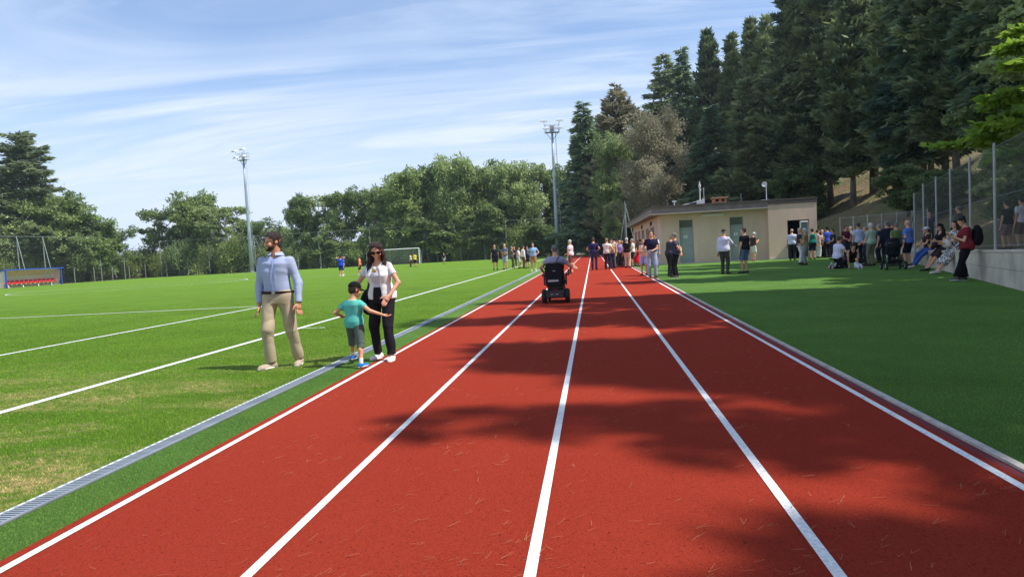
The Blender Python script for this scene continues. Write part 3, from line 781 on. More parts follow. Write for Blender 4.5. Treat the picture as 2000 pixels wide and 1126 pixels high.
# ------------------------------------------------------------------ loudspeaker, microphone stand
def speaker():
    x, y = at(1493, 506)[:2]
    t = empty('tripod_stand', 'black tripod stand carrying the loudspeaker in front of the beige wall', 'stand', (x, y, 0))
    b = MB(); b.tube([(0, 0, .12), (0, 0, 1.25)], .024, 8); b.build('pole', BLACKP, t)
    b = MB(); b.lathe([(.04, 0), (.045, .02), (.045, .10), (.03, .12)], (0, 0, .62), 8); b.build('collar', BLACKP, t)
    for k in range(3):
        a = R(100+120*k); b = MB(); b.tube([(0, 0, .68), (.55*math.cos(a), .55*math.sin(a), .02)], .015, 6); b.tube([(0, 0, .2), (.3*math.cos(a), .3*math.sin(a), .38)], .010, 5); b.build('leg', BLACKP, t)
    s = empty('loudspeaker', 'black loudspeaker box raised on a tripod in front of the beige wall', 'loudspeaker', (x, y, 1.22), R(25))
    b = MB(); b.prism([(-.19, -.17), (.19, -.17), (.14, .16), (-.14, .16)], 0, .62, 'z'); b.build('cabinet', BLACKP, s, bevel=.015)
    b = MB(); b.box(-.165, .165, -.185, -.172, .03, .59); b.build('grille', mat('black grille', (.03, .03, .033), .7, .3, 90), s)
    b = MB(); b.lathe([(.03, -.02), (.11, -.015), (.12, .0)], (0, -.19, .2), 16, 'y'); b.build('woofer', RUBBER, s)
    b = MB(); b.box(-.19, -.185, -.06, .06, .26, .34); b.build('handle', RUBBER, s)
    x, y = at(1480.5, 506)[:2]
    t = empty('microphone_stand', 'thin microphone stand beside the tripod loudspeaker', 'stand', (x, y, 0))
    b = MB(); b.tube([(0, 0, .03), (0, 0, 1.45)], .012, 6); b.build('rod', STEEL, t)
    b = MB(); b.lathe([(.15, 0), (.15, .02), (.03, .04)], (0, 0, 0), 14); b.build('base', BLACKP, t)
    b = MB(); b.bar((-.02, -.02, 1.30), (.10, -.02, 1.30), .16, .22); b.build('sheet_holder', mat('grey board', (.35, .34, .33), .6, .1, 5), t)
speaker()

def path_wall():
    b = MB()
    for y0, y1, x0, x1 in ((18.5, 22.2, 14.4, 16.0), (22.25, 26.2, 16.03, 17.7)):
        V = []
        for (x, y) in ((x0, y0), (x1, y1)): V += [(x, y, .2), (x+.25, y, .2), (x+.25, y, 1.62), (x, y, 1.62)]
        b.add(V, [(0, 1, 2, 3), (7, 6, 5, 4), (0, 4, 5, 1), (1, 5, 6, 2), (2, 6, 7, 3), (3, 7, 4, 0)])
    tag(b.build('concrete_wall', mat('grey weathered concrete', (.40, .40, .41), .9, .25, 1.2, bump=.4, bscale=30)), 'grey concrete wall on the raised path behind the chain link fence', 'wall')
path_wall()
# ------------------------------------------------------------------ people: bodies and clothes grown from distance fields
def surface_nets(f, o, h):
    s = f < 0; n0, n1, n2 = f.shape
    def cr(a, i, j, k): return a[i:n0-1+i, j:n1-1+j, k:n2-1+k]
    cnt = np.zeros((n0-1, n1-1, n2-1), np.int8)
    for i in (0, 1):
        for j in (0, 1):
            for k in (0, 1): cnt += cr(s, i, j, k)
    act = (cnt > 0) & (cnt < 8); A = np.argwhere(act); m = len(A)
    if m == 0: return np.zeros((0, 3)), np.zeros((0, 4), int)
    idx = np.full(act.shape, -1, np.int64); idx[act] = np.arange(m)
    c = {}
    for i in (0, 1):
        for j in (0, 1):
            for k in (0, 1): c[i, j, k] = f[A[:, 0]+i, A[:, 1]+j, A[:, 2]+k]
    acc = np.zeros((m, 3)); w = np.zeros(m)
    for ax in range(3):
        for u in (0, 1):
            for v in (0, 1):
                p = [u, v]; p.insert(ax, 0); q = [u, v]; q.insert(ax, 1)
                a, b = c[tuple(p)], c[tuple(q)]; mk = (a < 0) != (b < 0)
                t = np.where(mk, a/np.where(mk, a-b, 1), 0)
                P = np.array(p, float)[None].repeat(m, 0); P[:, ax] = t
                acc += P*mk[:, None]; w += mk
    V = (A+acc/w[:, None])*h+o
    F = []
    for ax in range(3):
        sl0 = [slice(0, None)]*3; sl1 = [slice(0, None)]*3
        sl0[ax] = slice(0, -1); sl1[ax] = slice(1, None)
        E = np.argwhere(s[tuple(sl0)] != s[tuple(sl1)]); b, d = [x for x in range(3) if x != ax]
        ok = (E[:, b] > 0) & (E[:, d] > 0) & (E[:, b] < f.shape[b]-1) & (E[:, d] < f.shape[d]-1); E = E[ok]
        def g(db, dd): q = E.copy(); q[:, b] -= db; q[:, d] -= dd; return idx[q[:, 0], q[:, 1], q[:, 2]]
        Q = np.stack([g(1, 1), g(0, 1), g(0, 0), g(1, 0)], 1)
        flip = s[E[:, 0], E[:, 1], E[:, 2]] == (ax == 1)
        Q[flip] = Q[flip][:, ::-1]; F.append(Q)
    return V, np.concatenate(F)
class Field:
    """a distance field made of smooth-blended pieces, sampled only where each piece lies"""
    def __init__(s, lo, hi, h):
        s.h = h; s.o = np.array(lo, float); n = np.maximum(((np.array(hi)-s.o)/h).astype(int)+2, 4)
        s.ax = [s.o[i]+h*np.arange(n[i]) for i in range(3)]; s.f = np.full(tuple(n), .3, np.float32)
    def sl(s, lo, hi, mar):
        r = []
        for i in range(3):
            a = int(np.searchsorted(s.ax[i], lo[i]-mar)); b = int(np.searchsorted(s.ax[i], hi[i]+mar)); r.append(slice(max(a, 0), max(b, a+1)))
        return tuple(r)
    def pts(s, q): return s.ax[0][q[0]][:, None, None], s.ax[1][q[1]][None, :, None], s.ax[2][q[2]][None, None, :]
    def put(s, q, d, k, sub=False):
        f = s.f[q]
        if f.size == 0: return
        if sub: d = -d
        if k <= 0: s.f[q] = np.maximum(f, d) if sub else np.minimum(f, d); return
        hh = np.clip(.5+.5*((d-f) if not sub else (f-d))/k, 0, 1)
        if sub: s.f[q] = d*(1-hh)+f*hh+k*hh*(1-hh)
        else: s.f[q] = d*(1-hh)+f*hh-k*hh*(1-hh)
    def cap(s, a, b, ra, rb, k=.02, cut_a=None, cut_b=None, sub=False, flat_=None):
        """tapered limb from a to b; cut_* slices the end off square"""
        a = np.asarray(a, float); b = np.asarray(b, float); R_ = max(ra, rb); mar = R_+k+2*s.h
        q = s.sl(np.minimum(a, b), np.maximum(a, b), mar); X, Y, Z = s.pts(q); d = b-a; L2 = max(d@d, 1e-9)
        t = ((X-a[0])*d[0]+(Y-a[1])*d[1]+(Z-a[2])*d[2])/L2; tc = np.clip(t, 0, 1)
        dx, dy, dz = X-a[0]-tc*d[0], Y-a[1]-tc*d[1], Z-a[2]-tc*d[2]
        D = np.sqrt(dx*dx+dy*dy+dz*dz)-(ra+(rb-ra)*tc); L_ = math.sqrt(L2)
        if cut_b is not None: D = np.maximum(D, (t-cut_b)*L_)
        if cut_a is not None: D = np.maximum(D, (cut_a-t)*L_)
        s.put(q, D, k, sub)
    def ell(s, c, r, B=None, k=.02, sub=False, clip=None):
        """ellipsoid with radii r along the columns of B; clip = list of (normal, point) planes"""
        c = np.asarray(c, float); r = np.asarray(r, float); B = np.eye(3) if B is None else B
        e = np.abs(B)@r; q = s.sl(c-e, c+e, k+3*s.h); X, Y, Z = s.pts(q); x, y, z = X-c[0], Y-c[1], Z-c[2]
        u = [x*B[0, i]+y*B[1, i]+z*B[2, i] for i in range(3)]
        kk = np.sqrt(sum((u[i]/r[i])**2 for i in range(3)))
        k2 = np.sqrt(sum((u[i]/r[i]**2)**2 for i in range(3)))
        D = kk*(kk-1)/np.maximum(k2, 1e-6)
        for n, p in (clip or []): D = np.maximum(D, (X-p[0])*n[0]+(Y-p[1])*n[1]+(Z-p[2])*n[2])
        s.put(q, D, k, sub)
    def trunk(s, o, B, L_, tab, off=0, w0=-.1, w1=1.05, k=.03, round_=True):
        """body trunk: elliptical sections (w, half width, half depth, forward shift) along axis B[:,2]"""
        c = o+B[:, 2]*L_*.5; e = np.abs(B)@np.array([.30, .28, L_*.62]); q = s.sl(c-e, c+e, .02); X, Y, Z = s.pts(q); x, y, z = X-o[0], Y-o[1], Z-o[2]
        u, v, w = [x*B[0, i]+y*B[1, i]+z*B[2, i] for i in range(3)]; w = w/L_
        T = np.array(tab); a = np.interp(w, T[:, 0], T[:, 1])+off; b = np.interp(w, T[:, 0], T[:, 2])+off; sh = np.interp(w, T[:, 0], T[:, 3])
        v = v-sh; ee = 2.3
        D = ((np.abs(u)/a)**ee+(np.abs(v)/b)**ee)**(1/ee)
        D = (D-1)*np.minimum(a, b)
        D = np.maximum(D, np.maximum((w0-w)*L_, (w-w1)*L_)); s.put(q, D, k)
    def cut(s, n, p):
        X, Y, Z = s.pts((slice(None),)*3); n = np.asarray(n, float)
        s.f = np.maximum(s.f, ((X-p[0])*n[0]+(Y-p[1])*n[1]+(Z-p[2])*n[2]).astype(np.float32))
    def wrinkle(s, amp, freq, seed, ani=(1, 1, 1)):
        freq = freq*.8
        g = np.random.default_rng(seed); X, Y, Z = s.pts((slice(None),)*3); t = 0
        wx = np.sin(X*9+Z*7+seed)+np.sin(Y*11-Z*5); wz = np.sin(X*8-Z*6+seed*2)+np.sin(Y*7+X*5)
        for i in range(4):
            v = g.normal(size=3)*np.array(ani); v *= freq*(.7+.9*g.random())/np.linalg.norm(v)
            t = t+1-2.6*np.abs(np.sin(.5*(X*v[0]+Y*v[1]+Z*v[2]+g.random()*6.28+.9*wx+.7*wz)))**.8
        t = (t+2.6)/2.6
        s.f = s.f+(amp*t).astype(np.float32)
    def mesh(s): return surface_nets(s.f, s.o, s.h)
def rotz(a): c, s = math.cos(a), math.sin(a); return np.array([[c, -s, 0], [s, c, 0], [0, 0, 1.]])
def rotx(a): c, s = math.cos(a), math.sin(a); return np.array([[1, 0, 0], [0, c, -s], [0, s, c.real]])
def roty(a): c, s = math.cos(a), math.sin(a); return np.array([[c, 0, s], [0, 1, 0], [-s, 0, c]])
def ik(a, t, l1, l2, pole):
    a = np.asarray(a, float); t = np.asarray(t, float); d = t-a; L_ = np.linalg.norm(d); mx = (l1+l2)*.998
    if L_ > mx: t = a+d/L_*mx; d = t-a; L_ = mx
    L_ = max(L_, abs(l1-l2)+.01); u = d/np.linalg.norm(d); p = np.asarray(pole, float); p = p-u*(p@u); p /= max(np.linalg.norm(p), 1e-6)
    c = (l1*l1+L_*L_-l2*l2)/(2*L_); hgt = math.sqrt(max(l1*l1-c*c, 0)); return a+u*c+p*hgt, t
TAB_M = [(-.12, .080, .062, .0), (0, .096, .070, -.004), (.16, .101, .073, -.006), (.40, .091, .064, .004), (.62, .104, .070, .006), (.80, .108, .068, .0), (.92, .078, .050, -.006), (1.0, .046, .042, -.006), (1.1, .035, .038, 0)]
TAB_F = [(-.12, .084, .064, .0), (0, .102, .072, -.006), (.16, .104, .073, -.008), (.42, .076, .056, .002), (.64, .090, .070, .012), (.80, .094, .062, .004), (.92, .068, .046, -.004), (1.0, .040, .038, -.006), (1.1, .031, .035, 0)]
# arm poses: hand relative to the shoulder (outwards, forwards, up) and the way the elbow points, in body heights
ARMS = dict(down=((.050, .020, -.315), (.3, -1, 0)), loose=((.075, .060, -.295), (.5, -1, 0)), hip=((-.005, .035, -.215), (1, -.6, 0)), hipb=((.0, -.07, -.215), (1, -.5, 0)),
            back=((-.105, -.115, -.245), (1, -.4, 0)), front=((-.105, .125, -.215), (.9, -.4, -.2)), fold=((-.150, .125, -.120), (.8, -.1, -.6)), phone=((-.060, .165, -.095), (.5, -.4, -1)),
            head=((-.045, .040, .125), (1, -.1, .1)), pocket=((.025, .060, -.255), (.8, -1, 0)), fwd=((-.01, .27, -.10), (.5, -.3, -1)), point=((.02, .27, -.16), (.5, -.3, -1)),
            chin=((-.075, .115, .03), (.6, .1, -1)), out=((.20, .16, -.20), (.3, -1, 0)), lap=((-.06, .20, -.17), (.8, -.2, -.3)), floor=((.0, .22, -.28), (.8, -.6, 0)), rest=((.03, .21, -.10), (.6, -.5, -.6)))
def hand_mesh(w, d, thumb, H, curl=.5, spread=.0, seg=6):
    """palm, four unequal bent fingers and a thumb leaving the side of the palm"""
    b = MB(); L_ = .108*H; d = unit(d); th = np.asarray(thumb, float); th = th-d*(th@d); th = unit(th); nrm = np.cross(d, th)   # palm normal
    pw, pt = .0245*H, .0085*H
    V = []; n = 10
    for f, s_, t_ in ((-.10, .62, 1.25), (.06, .80, 1.2), (.25, 1.0, 1.15), (.46, 1.0, 1.0)):
        c = w+d*L_*f
        for k in range(n): a = 2*math.pi*k/n; V.append(c+th*pw*s_*math.cos(a)+nrm*pt*t_*math.sin(a))
    F = [(i*n+k, i*n+(k+1) % n, (i+1)*n+(k+1) % n, (i+1)*n+k) for i in range(3) for k in range(n)]+[tuple(range(3*n, 4*n)), tuple(range(n-1, -1, -1))]
    b.add(V, F)
    for i, (o, l) in enumerate(((.72, .46), (.25, .52), (-.23, .48), (-.70, .37))):
        p = w+d*L_*.43+th*pw*o; pts = [p]; dd = unit(d+th*spread*o*.5); a = curl*(.55+.12*i)
        for j, fr in enumerate((.42, .33, .25)):
            ax = nrm; dd = unit(dd*math.cos(a)+ax*math.sin(a)) if True else dd
            p = p+dd*L_*l*fr; pts.append(p); a = curl*.75
        b.tube(pts, [.0058*H, .0052*H, .0046*H, .0034*H], seg)
    p = w+d*L_*.14+th*pw*.75; t1 = unit(d*.65+th*.85+nrm*.25); t2 = unit(d*.95+th*.25+nrm*.25)
    b.tube([p-t1*.008*H, p+t1*.022*H, p+t1*.024*H+t2*.020*H, p+t1*.024*H+t2*.036*H], [.0082*H, .0070*H, .0058*H, .0042*H], seg)
    return b
def join(parts):
    """list of (V, F) with quads or mixed faces -> one mesh data list"""
    V = []; F = []; n = 0
    for v, f in parts:
        V.extend([tuple(p) for p in v]); F.extend([tuple(int(i)+n for i in q) for q in f]); n = len(V)
    return V, F
def fmesh(name, V, F, m, parent, mi=None):
    me = bpy.data.meshes.new(name); me.from_pydata([tuple(map(float, p)) for p in V], [], F)
    me.polygons.foreach_set('use_smooth', np.ones(len(me.polygons), bool))
    if mi is not None: me.polygons.foreach_set('material_index', np.array(mi, np.int32))
    me.update(); return link(name, me, m, parent)
SKIN1, SKIN2, SKIN3 = (214, 160, 128), (196, 138, 104), (168, 112, 82)
def person(pos, face, H, label, top=('polo', (40, 45, 70)), bottom=('trousers', (50, 52, 58)), shoes=(60, 50, 45), hair=('short', (50, 38, 30)), skinc=SKIN1,
           arms=('down', 'down'), fat=1.0, fem=False, head=(0, 0), lean=0.0, side=0.0, twist=0.0, feet=None, hip=None, res=.020, child=0.0, cap=None, group='people gathered around the sports ground',
           knees=None, toes=(12, 12), extra=None, z=0.0, glasses=False, beard=None, belt=None, collar=False, socks=None, headroll=0.0, wr=.004, curl=(.5, .5), thumbs=None, ears=True, hemw=None, seed=0, waist=.235):
    """face: heading in degrees, 0 looks along the track (+Y), 90 looks left (-X). Local +Y is forward, +X the person's right."""
    hs = H*(.133+.042*child); leg = H*(.492-.03*child); th_l, sh_l = leg*.51, leg*.49; ank = .042*H
    hipz = leg*.985+ank if hip is None else hip[2]*H
    hp = np.array([0, 0, hipz]) if hip is None else np.array(hip, float)*H
    hp[2] = hipz
    TL_ = H*(.315-.015*child)
    Bt = rotz(twist) @ rotx(-lean) @ roty(side)
    to = hp-Bt[:, 2]*.018*H; tab = [(w, a*H*(1+.6*(fat-1)), b_*H*fat*(1.06 if w < .7 else 1), s_*H+(.02*H*(fat-1)*2 if .1 < w < .7 else 0)) for w, a, b_, s_ in (TAB_F if fem else TAB_M)]
    neck = to+Bt[:, 2]*TL_; shw = H*(.099 if not fem else .088)*(1-.10*child)
    hips = {s: hp+Bt[:, 0]*s*.052*H for s in (1, -1)}
    ft = feet or ((.062, .0, 0), (-.062, .02, 0))
    kn = {}; an = {}
    for s, f, i in ((1, ft[0], 0), (-1, ft[1], 1)):
        tgt = np.array([f[0]*H, f[1]*H, f[2]*H+ank]); kp = (np.array([s*.12, 1, 0]) if knees is None else np.array(knees[i], float))
        kn[s], an[s] = ik(hips[s], tgt, th_l, sh_l, kp)
    sh = {s: neck-Bt[:, 2]*.044*H+Bt[:, 0]*s*shw for s in (1, -1)}
    el = {}; wr_ = {}
    ua, fa = .172*H, .150*H
    for s, a, i in ((1, arms[0], 0), (-1, arms[1], 1)):
        off, pole = ARMS[a] if isinstance(a, str) else a
        Ba = rotz(twist) if not isinstance(a, str) or a in ('down', 'loose') else Bt
        tgt = sh[s]+Ba @ (np.array([s*off[0], off[1], off[2]])*H); el[s], wr_[s] = ik(sh[s], tgt, ua, fa, Ba @ np.array([s*pole[0], pole[1], pole[2]]))
    Bh = rotz(head[0]) @ rotx(head[1]) @ roty(headroll)
    Bh = rotz(twist) @ Bh
    hc = neck+Bt[:, 2]*.030*H+Bh[:, 2]*hs*.50+Bh[:, 1]*hs*.06+Bt[:, 1]*.010*H
    def hp_(x, y, z): return hc+Bh @ (np.array([x, y, z])*hs)
    P = [hp, neck, hc, *kn.values(), *an.values(), *el.values(), *wr_.values()]
    lo = np.min(P, 0)-.19*H; hi = np.max(P, 0)+.19*H; lo[2] = -.02
    fm = .88 if fem else 1.0; lf = (1+.55*(fat-1))
    # ---- skin: one continuous body
    F = Field(lo, hi, res)
    F.trunk(to, Bt, TL_, tab, -.006*H, -.05, 1.0)
    F.cap(neck-Bt[:, 2]*.02*H, hp_(0, -.10, -.22), .036*H*fm, .031*H*fm, .02*H)
    for s in (1, -1):
        F.cap(hips[s], kn[s], .045*H*lf, .031*H, .02*H); F.cap(kn[s], an[s], .031*H, .019*H, .008*H)
        md = kn[s]*.68+an[s]*.32; bk = unit(np.cross(np.cross(kn[s]-hips[s], an[s]-kn[s])+np.array([1e-4, 0, 0]), an[s]-kn[s])); F.ell(md-np.array([0, .008*H, 0]), (.026*H, .029*H, .055*H), None, .015*H)
        F.cap(an[s], an[s]-np.array([0, 0, .02*H]), .019*H, .017*H, .01*H)
        F.cap(sh[s], el[s], .0285*H*fm*lf, .0215*H*fm, .025*H); F.cap(el[s], wr_[s], .0225*H*fm, .0150*H*fm, .008*H)
    F.ell(hp_(0, -.07, .13), np.array([.325, .40, .365])*hs, Bh, .03*hs); F.ell(hp_(0, .09, -.20), np.array([.235+.03*child, .27, .29])*hs, Bh, .10*hs)
    F.cap(hp_(0, .35, .05), hp_(0, .435, -.10), .032*hs, .046*hs, .05*hs); F.cap(hp_(-.13, .30, .09), hp_(.13, .30, .09), .045*hs, .045*hs, .08*hs)
    F.ell(hp_(0, .30, -.40), np.array([.11, .09, .09])*hs, Bh, .07*hs)
    if res < .012:
        for s in (1, -1):
            F.ell(hp_(s*.145, .375, .0), np.array([.075, .06, .05])*hs, Bh, .05*hs, sub=True); F.ell(hp_(s*.20, .27, -.14), np.array([.09, .08, .09])*hs, Bh, .07*hs)
        F.cap(hp_(-.085, .345, -.245), hp_(.085, .345, -.245), .030*hs, .030*hs, .025*hs); F.cap(hp_(-.075, .340, -.285), hp_(.075, .340, -.285), .034*hs, .034*hs, .03*hs)
    if ears:
        for s in (1, -1): F.ell(hp_(s*.335, -.06, -.02), np.array([.045, .10, .145])*hs, Bh, .03*hs)
    V, Q = F.mesh(); parts = [(V, Q)]
    for s, i in ((1, 0), (-1, 1)):
        d = wr_[s]-el[s]; thv = (np.array([0, 1, 0])+np.array([-s*.5, 0, 0])) if thumbs is None or thumbs[i] is None else np.array(thumbs[i], float)
        if abs(unit(d) @ unit(thv)) > .9: thv = np.array([-s, .2, .6])
        hb = hand_mesh(wr_[s]-unit(d)*.004*H, d, thv, H*(1+.1*child), curl[i]*(1 if s > 0 else -1), .10)
        parts.append((hb.v, hb.f))
    V, Q = join(parts)
    body = fmesh('person', V, Q, skin(skinc), None); body.location = (float(pos[0]), float(pos[1]), z); body.rotation_euler = (0, 0, R(face))
    tag(body, label, 'person', group)
    # eyes
    if not glasses:
        for s in (1, -1):
            b = MB(); c = hp_(s*.145, .325, .005); b.add([c+Bh @ (np.array([x, y, z_])*hs*.055) for x, y, z_ in ((-1.1, 0, 0), (0, .35, .7), (1.1, 0, 0), (0, .35, -.7), (0, .8, 0))], [(0, 4, 1), (1, 4, 2), (2, 4, 3), (3, 4, 0)])
            if res < .012: b.build('eye', mat('dark eye', (.03, .02, .015), .2, .1, 5), body, smooth=False)
    # ---- shirt / dress
    kind, colr = top[0], top[1]; tm = top[2] if len(top) > 2 else fabric(colr); tucked = kind.endswith('_in'); kb = kind.replace('_in', '')
    sl_ = dict(polo=.62, tee=.60, shirt=1.0, tank=0, dress=.45, jacket=1.0, vest=.22, blouse=.5, roll=.72)[kb]
    hem = hemw if hemw is not None else (waist-.07 if tucked else (-.02 if kb != 'tank' else .02))
    def shirt(off, slv, hemv, name, m, open_=False, k_=.02):
        G = Field(lo, hi, res if res < .012 else res*.95)
        G.trunk(to, Bt, TL_, tab, off*H, hemv, .985)
        for s in (1, -1):
            if slv > 0:
                upper = min(slv/.62*.55, 1) if slv <= .62 else 1
                so = off*H*(1.15)
                G.cap(sh[s], el[s], .0285*H*fm*lf+so*.9, .0225*H*fm+so*(1.3 if slv < .9 else 1.0), .022*H, cut_b=(upper if upper < 1 else None))
                if slv > .62: G.cap(el[s], wr_[s], .0235*H*fm+so, .0175*H*fm+so*.75, .008*H, cut_b=((slv-.62)/.38*.93))
        if hemv < .25 and not tucked:
            for s in (1, -1): G.cap(hips[s]+Bt[:, 2]*.02*H, hips[s]+(kn[s]-hips[s])*.5, .056*H*lf+off*H*.9, .056*H*lf+off*H*.9, .03*H, cut_b=(.12 if hemv > -.05 else .28))
        G.wrinkle(wr*H/1.7*(1 if res < .012 else .8), 21 if res < .012 else 20, 7+seed, (.6, .6, 1))
        nd = unit(hp_(0, -.10, -.22)-neck)
        G.cap(neck-nd*.012*H+Bt[:, 1]*.004*H, neck+nd*.2*H, .041*H*fm, .040*H*fm, .006*H, sub=True)
        if kb in ('tee', 'tank', 'dress', 'blouse', 'vest'): G.ell(neck+Bt[:, 1]*.040*H-Bt[:, 2]*.012*H, (.036*H, .05*H, .034*H), Bt, .008*H, sub=True)
        if kb == 'tank':
            for s in (1, -1): G.cap(sh[s]+Bt[:, 0]*s*.02*H, sh[s]+Bt[:, 0]*s*.02*H-Bt[:, 2]*.05*H, .036*H, .034*H, .008*H, sub=True)
        if open_:      # left open down the front
            G.cap(neck+Bt[:, 1]*.10*H, to+Bt[:, 1]*.13*H-Bt[:, 2]*.1*H, .040*H, .072*H, .006*H, sub=True)
        V, Q = G.mesh(); return fmesh(name, V, [tuple(q) for q in Q], m, body)
    nm = dict(polo='polo_shirt', tee='t_shirt', shirt='shirt', tank='tank_top', dress='dress', jacket='jacket', vest='undershirt', blouse='blouse', roll='shirt')[kb]
    so = (.0065 if tucked else .0085) if kb != 'jacket' else .013
    if kb == 'dress':
        G = Field(lo, hi, res*.95); G.trunk(to, Bt, TL_, tab, so*H, .1, .985)
        for s in (1, -1):
            G.cap(sh[s], el[s], .036*H, .036*H, .02*H, cut_b=.45)
            G.cap(hips[s], kn[s], .066*H, .060*H, .05*H); G.cap(kn[s], kn[s]+(an[s]-kn[s])*.5, .060*H, .070*H, .05*H, cut_b=.9)
        G.wrinkle(.004*H, 22, 3); nd = unit(hp_(0, -.1, -.22)-neck)
        G.cap(neck-nd*.012*H, neck+nd*.2*H, .041*H, .040*H, .006*H, sub=True)
        V, Q = G.mesh(); fmesh('dress', V, [tuple(q) for q in Q], tm, body)
    else: shirt(so, sl_, hem, nm, tm)
    if extra == 'waistcoat': shirt(.0155, 0, .02, 'waistcoat', fabric((236, 234, 230)), True)
    if collar:
        b = MB(); n = 20; nd = unit(hp_(0, -.10, -.22)-neck)
        V = []
        for r_, hh in ((.043, -.006), (.041, .022), (.047, .020), (.062, -.004)):
            for i in range(n+1):
                a = math.pi/2+.28+(2*math.pi-.56)*i/n; V.append(neck+nd*hh*H*(1.0-.25*math.sin(a))+Bt[:, 0]*math.cos(a)*r_*H*fm+Bt[:, 1]*math.sin(a)*r_*H*fm)
        b.add(V, [(j*(n+1)+i, j*(n+1)+i+1, (j+1)*(n+1)+i+1, (j+1)*(n+1)+i) for j in range(3) for i in range(n)]); b.build('collar', tm, body, smooth=True)
    # ---- trousers, shorts, skirt
    bk_, bc = bottom[0], bottom[1]; bm = bottom[2] if len(bottom) > 2 else (fabric(bc) if bc else None)
    if bk_ != 'none':
        G = Field(lo, hi, res if res < .012 else res*.95); wtop = waist if tucked else .22
        loose = .010 if bk_ != 'wide' else .016
        G.trunk(to, Bt, TL_, tab, .0045*H, -.09, wtop, .03*H)
        if bk_ == 'skirt':
            for s in (1, -1): G.cap(hips[s], kn[s], .066*H, .070*H, .06*H); G.cap(kn[s], kn[s]*.4+an[s]*.6, .070*H, .082*H, .06*H, cut_b=.95)
            nmb = 'skirt'
        else:
            nmb = 'shorts' if bk_ == 'shorts' else 'trousers'
            for s in (1, -1):
                G.cap(hips[s], kn[s], (.058 if not fem else .055)*H*lf+loose*.4*H, .0315*H+loose*H*(1.7 if bk_ == 'shorts' else 1), .022*H, cut_b=(.96 if bk_ == 'shorts' else None))
                if bk_ == 'shorts' and child: G.cap(kn[s], an[s], .036*H+loose*H, .034*H+loose*H, .02*H, cut_b=.25)
                if bk_ != 'shorts':
                    G.cap(kn[s], an[s]+(kn[s]-an[s])*.02, .0305*H+loose*H, .0225*H+loose*H*(1.35 if bk_ == 'trousers' else 2.6), .004*H, cut_b=.97)
        G.wrinkle(wr*H/1.7*1.35, 19 if res < .012 else 20, 17+seed, (.5, .5, 1))
        V, Q = G.mesh(); fmesh(nmb, V, [tuple(q) for q in Q], bm, body)
    if belt:
        G = Field(lo, hi, res); G.trunk(to, Bt, TL_, tab, .0215*H, waist-.05, waist+.012, 0); V, Q = G.mesh(); bo = fmesh('belt', V, [tuple(q) for q in Q], fabric(belt), body)
        b = MB(); c = to+Bt[:, 2]*TL_*(waist-.02)+Bt[:, 1]*(np.interp(waist-.02, [t[0] for t in tab], [t[2]+t[3] for t in tab])+.0225*H); c = c-Bt[:, 0]*0
        b.bar(c-Bt[:, 0]*.020, c+Bt[:, 0]*.020, .012, .032); b.build('buckle', STEEL, bo)
    # ---- shoes (and socks)
    for s, i in ((1, 0), (-1, 1)):
        f = np.array(ft[i][:3], float)*H; ta = R(toes[i])*(-s); fwd = np.array([math.sin(-ta), math.cos(ta), 0]); pit = ft[i][3] if len(ft[i]) > 3 else 0
        down = np.array([0, 0, -1.]); tip = unit(fwd*math.cos(pit)+down*math.sin(pit)*-1*(-1)); a0 = an[s]
        up = unit(np.array([0, 0, 1.])-tip*tip[2]); lat = np.cross(tip, up); Bs = np.stack([lat, tip, up], 1)
        base = a0-up*ank
        G = Field(base-np.array([.13, .18, .06])*H, base+np.array([.13, .2, .09])*H, min(res, .012))
        G.cap(base-tip*.022*H+up*.022*H, base+tip*.085*H+up*.014*H, .0235*H, .0200*H, .01*H); G.ell(base+tip*.07*H+up*.012*H, np.array([.0275, .045, .021])*H, Bs, .015*H)
        G.cap(a0-up*.012*H-tip*.006*H, a0+up*(.004*H), .0245*H, .0225*H, .02*H, cut_b=1.0)
        G.cut(-up, base+up*.006*H)
        V, Q = G.mesh(); so_ = fmesh('shoe', V, [tuple(q) for q in Q], fabric(shoes) if not isinstance(shoes, bpy.types.Material) else shoes, body)
        b = MB(); n = 16; V = []
        for zz, kx in ((.0, .96), (.013, 1.06), (.015, 1.0)):
            for k in range(n):
                a = 2*math.pi*k/n; ex = math.copysign(abs(math.cos(a))**.8, math.cos(a))*.0285*kx*(1+.12*math.sin(a)); ey = math.sin(a)*.079*kx+.034
                V.append(base+lat*ex*H+tip*ey*H+up*zz*H)
        b.add(V, [tuple(range(n-1, -1, -1)), tuple(range(2*n, 3*n))]+[(j*n+k, j*n+(k+1) % n, (j+1)*n+(k+1) % n, (j+1)*n+k) for j in (0, 1) for k in range(n)])
        b.build('sole', fabric((225, 222, 215)) if sum(shoes if isinstance(shoes, tuple) else (200,)*3) > 240 else fabric((40, 38, 36)), so_, smooth=True)
        if socks:
            G = Field(a0-.06*H, a0+.1*H, min(res, .012)); G.cap(a0, a0+(kn[s]-a0)*.28, .0225*H, .026*H, 0, cut_b=1.0); V, Q = G.mesh(); fmesh('sock', V, [tuple(q) for q in Q], fabric(socks), body)
    # ---- hair, cap, glasses
    hk, hcx = hair
    lo2, hi2 = hc-.75*hs, hc+.62*hs; hres = min(res, .014)
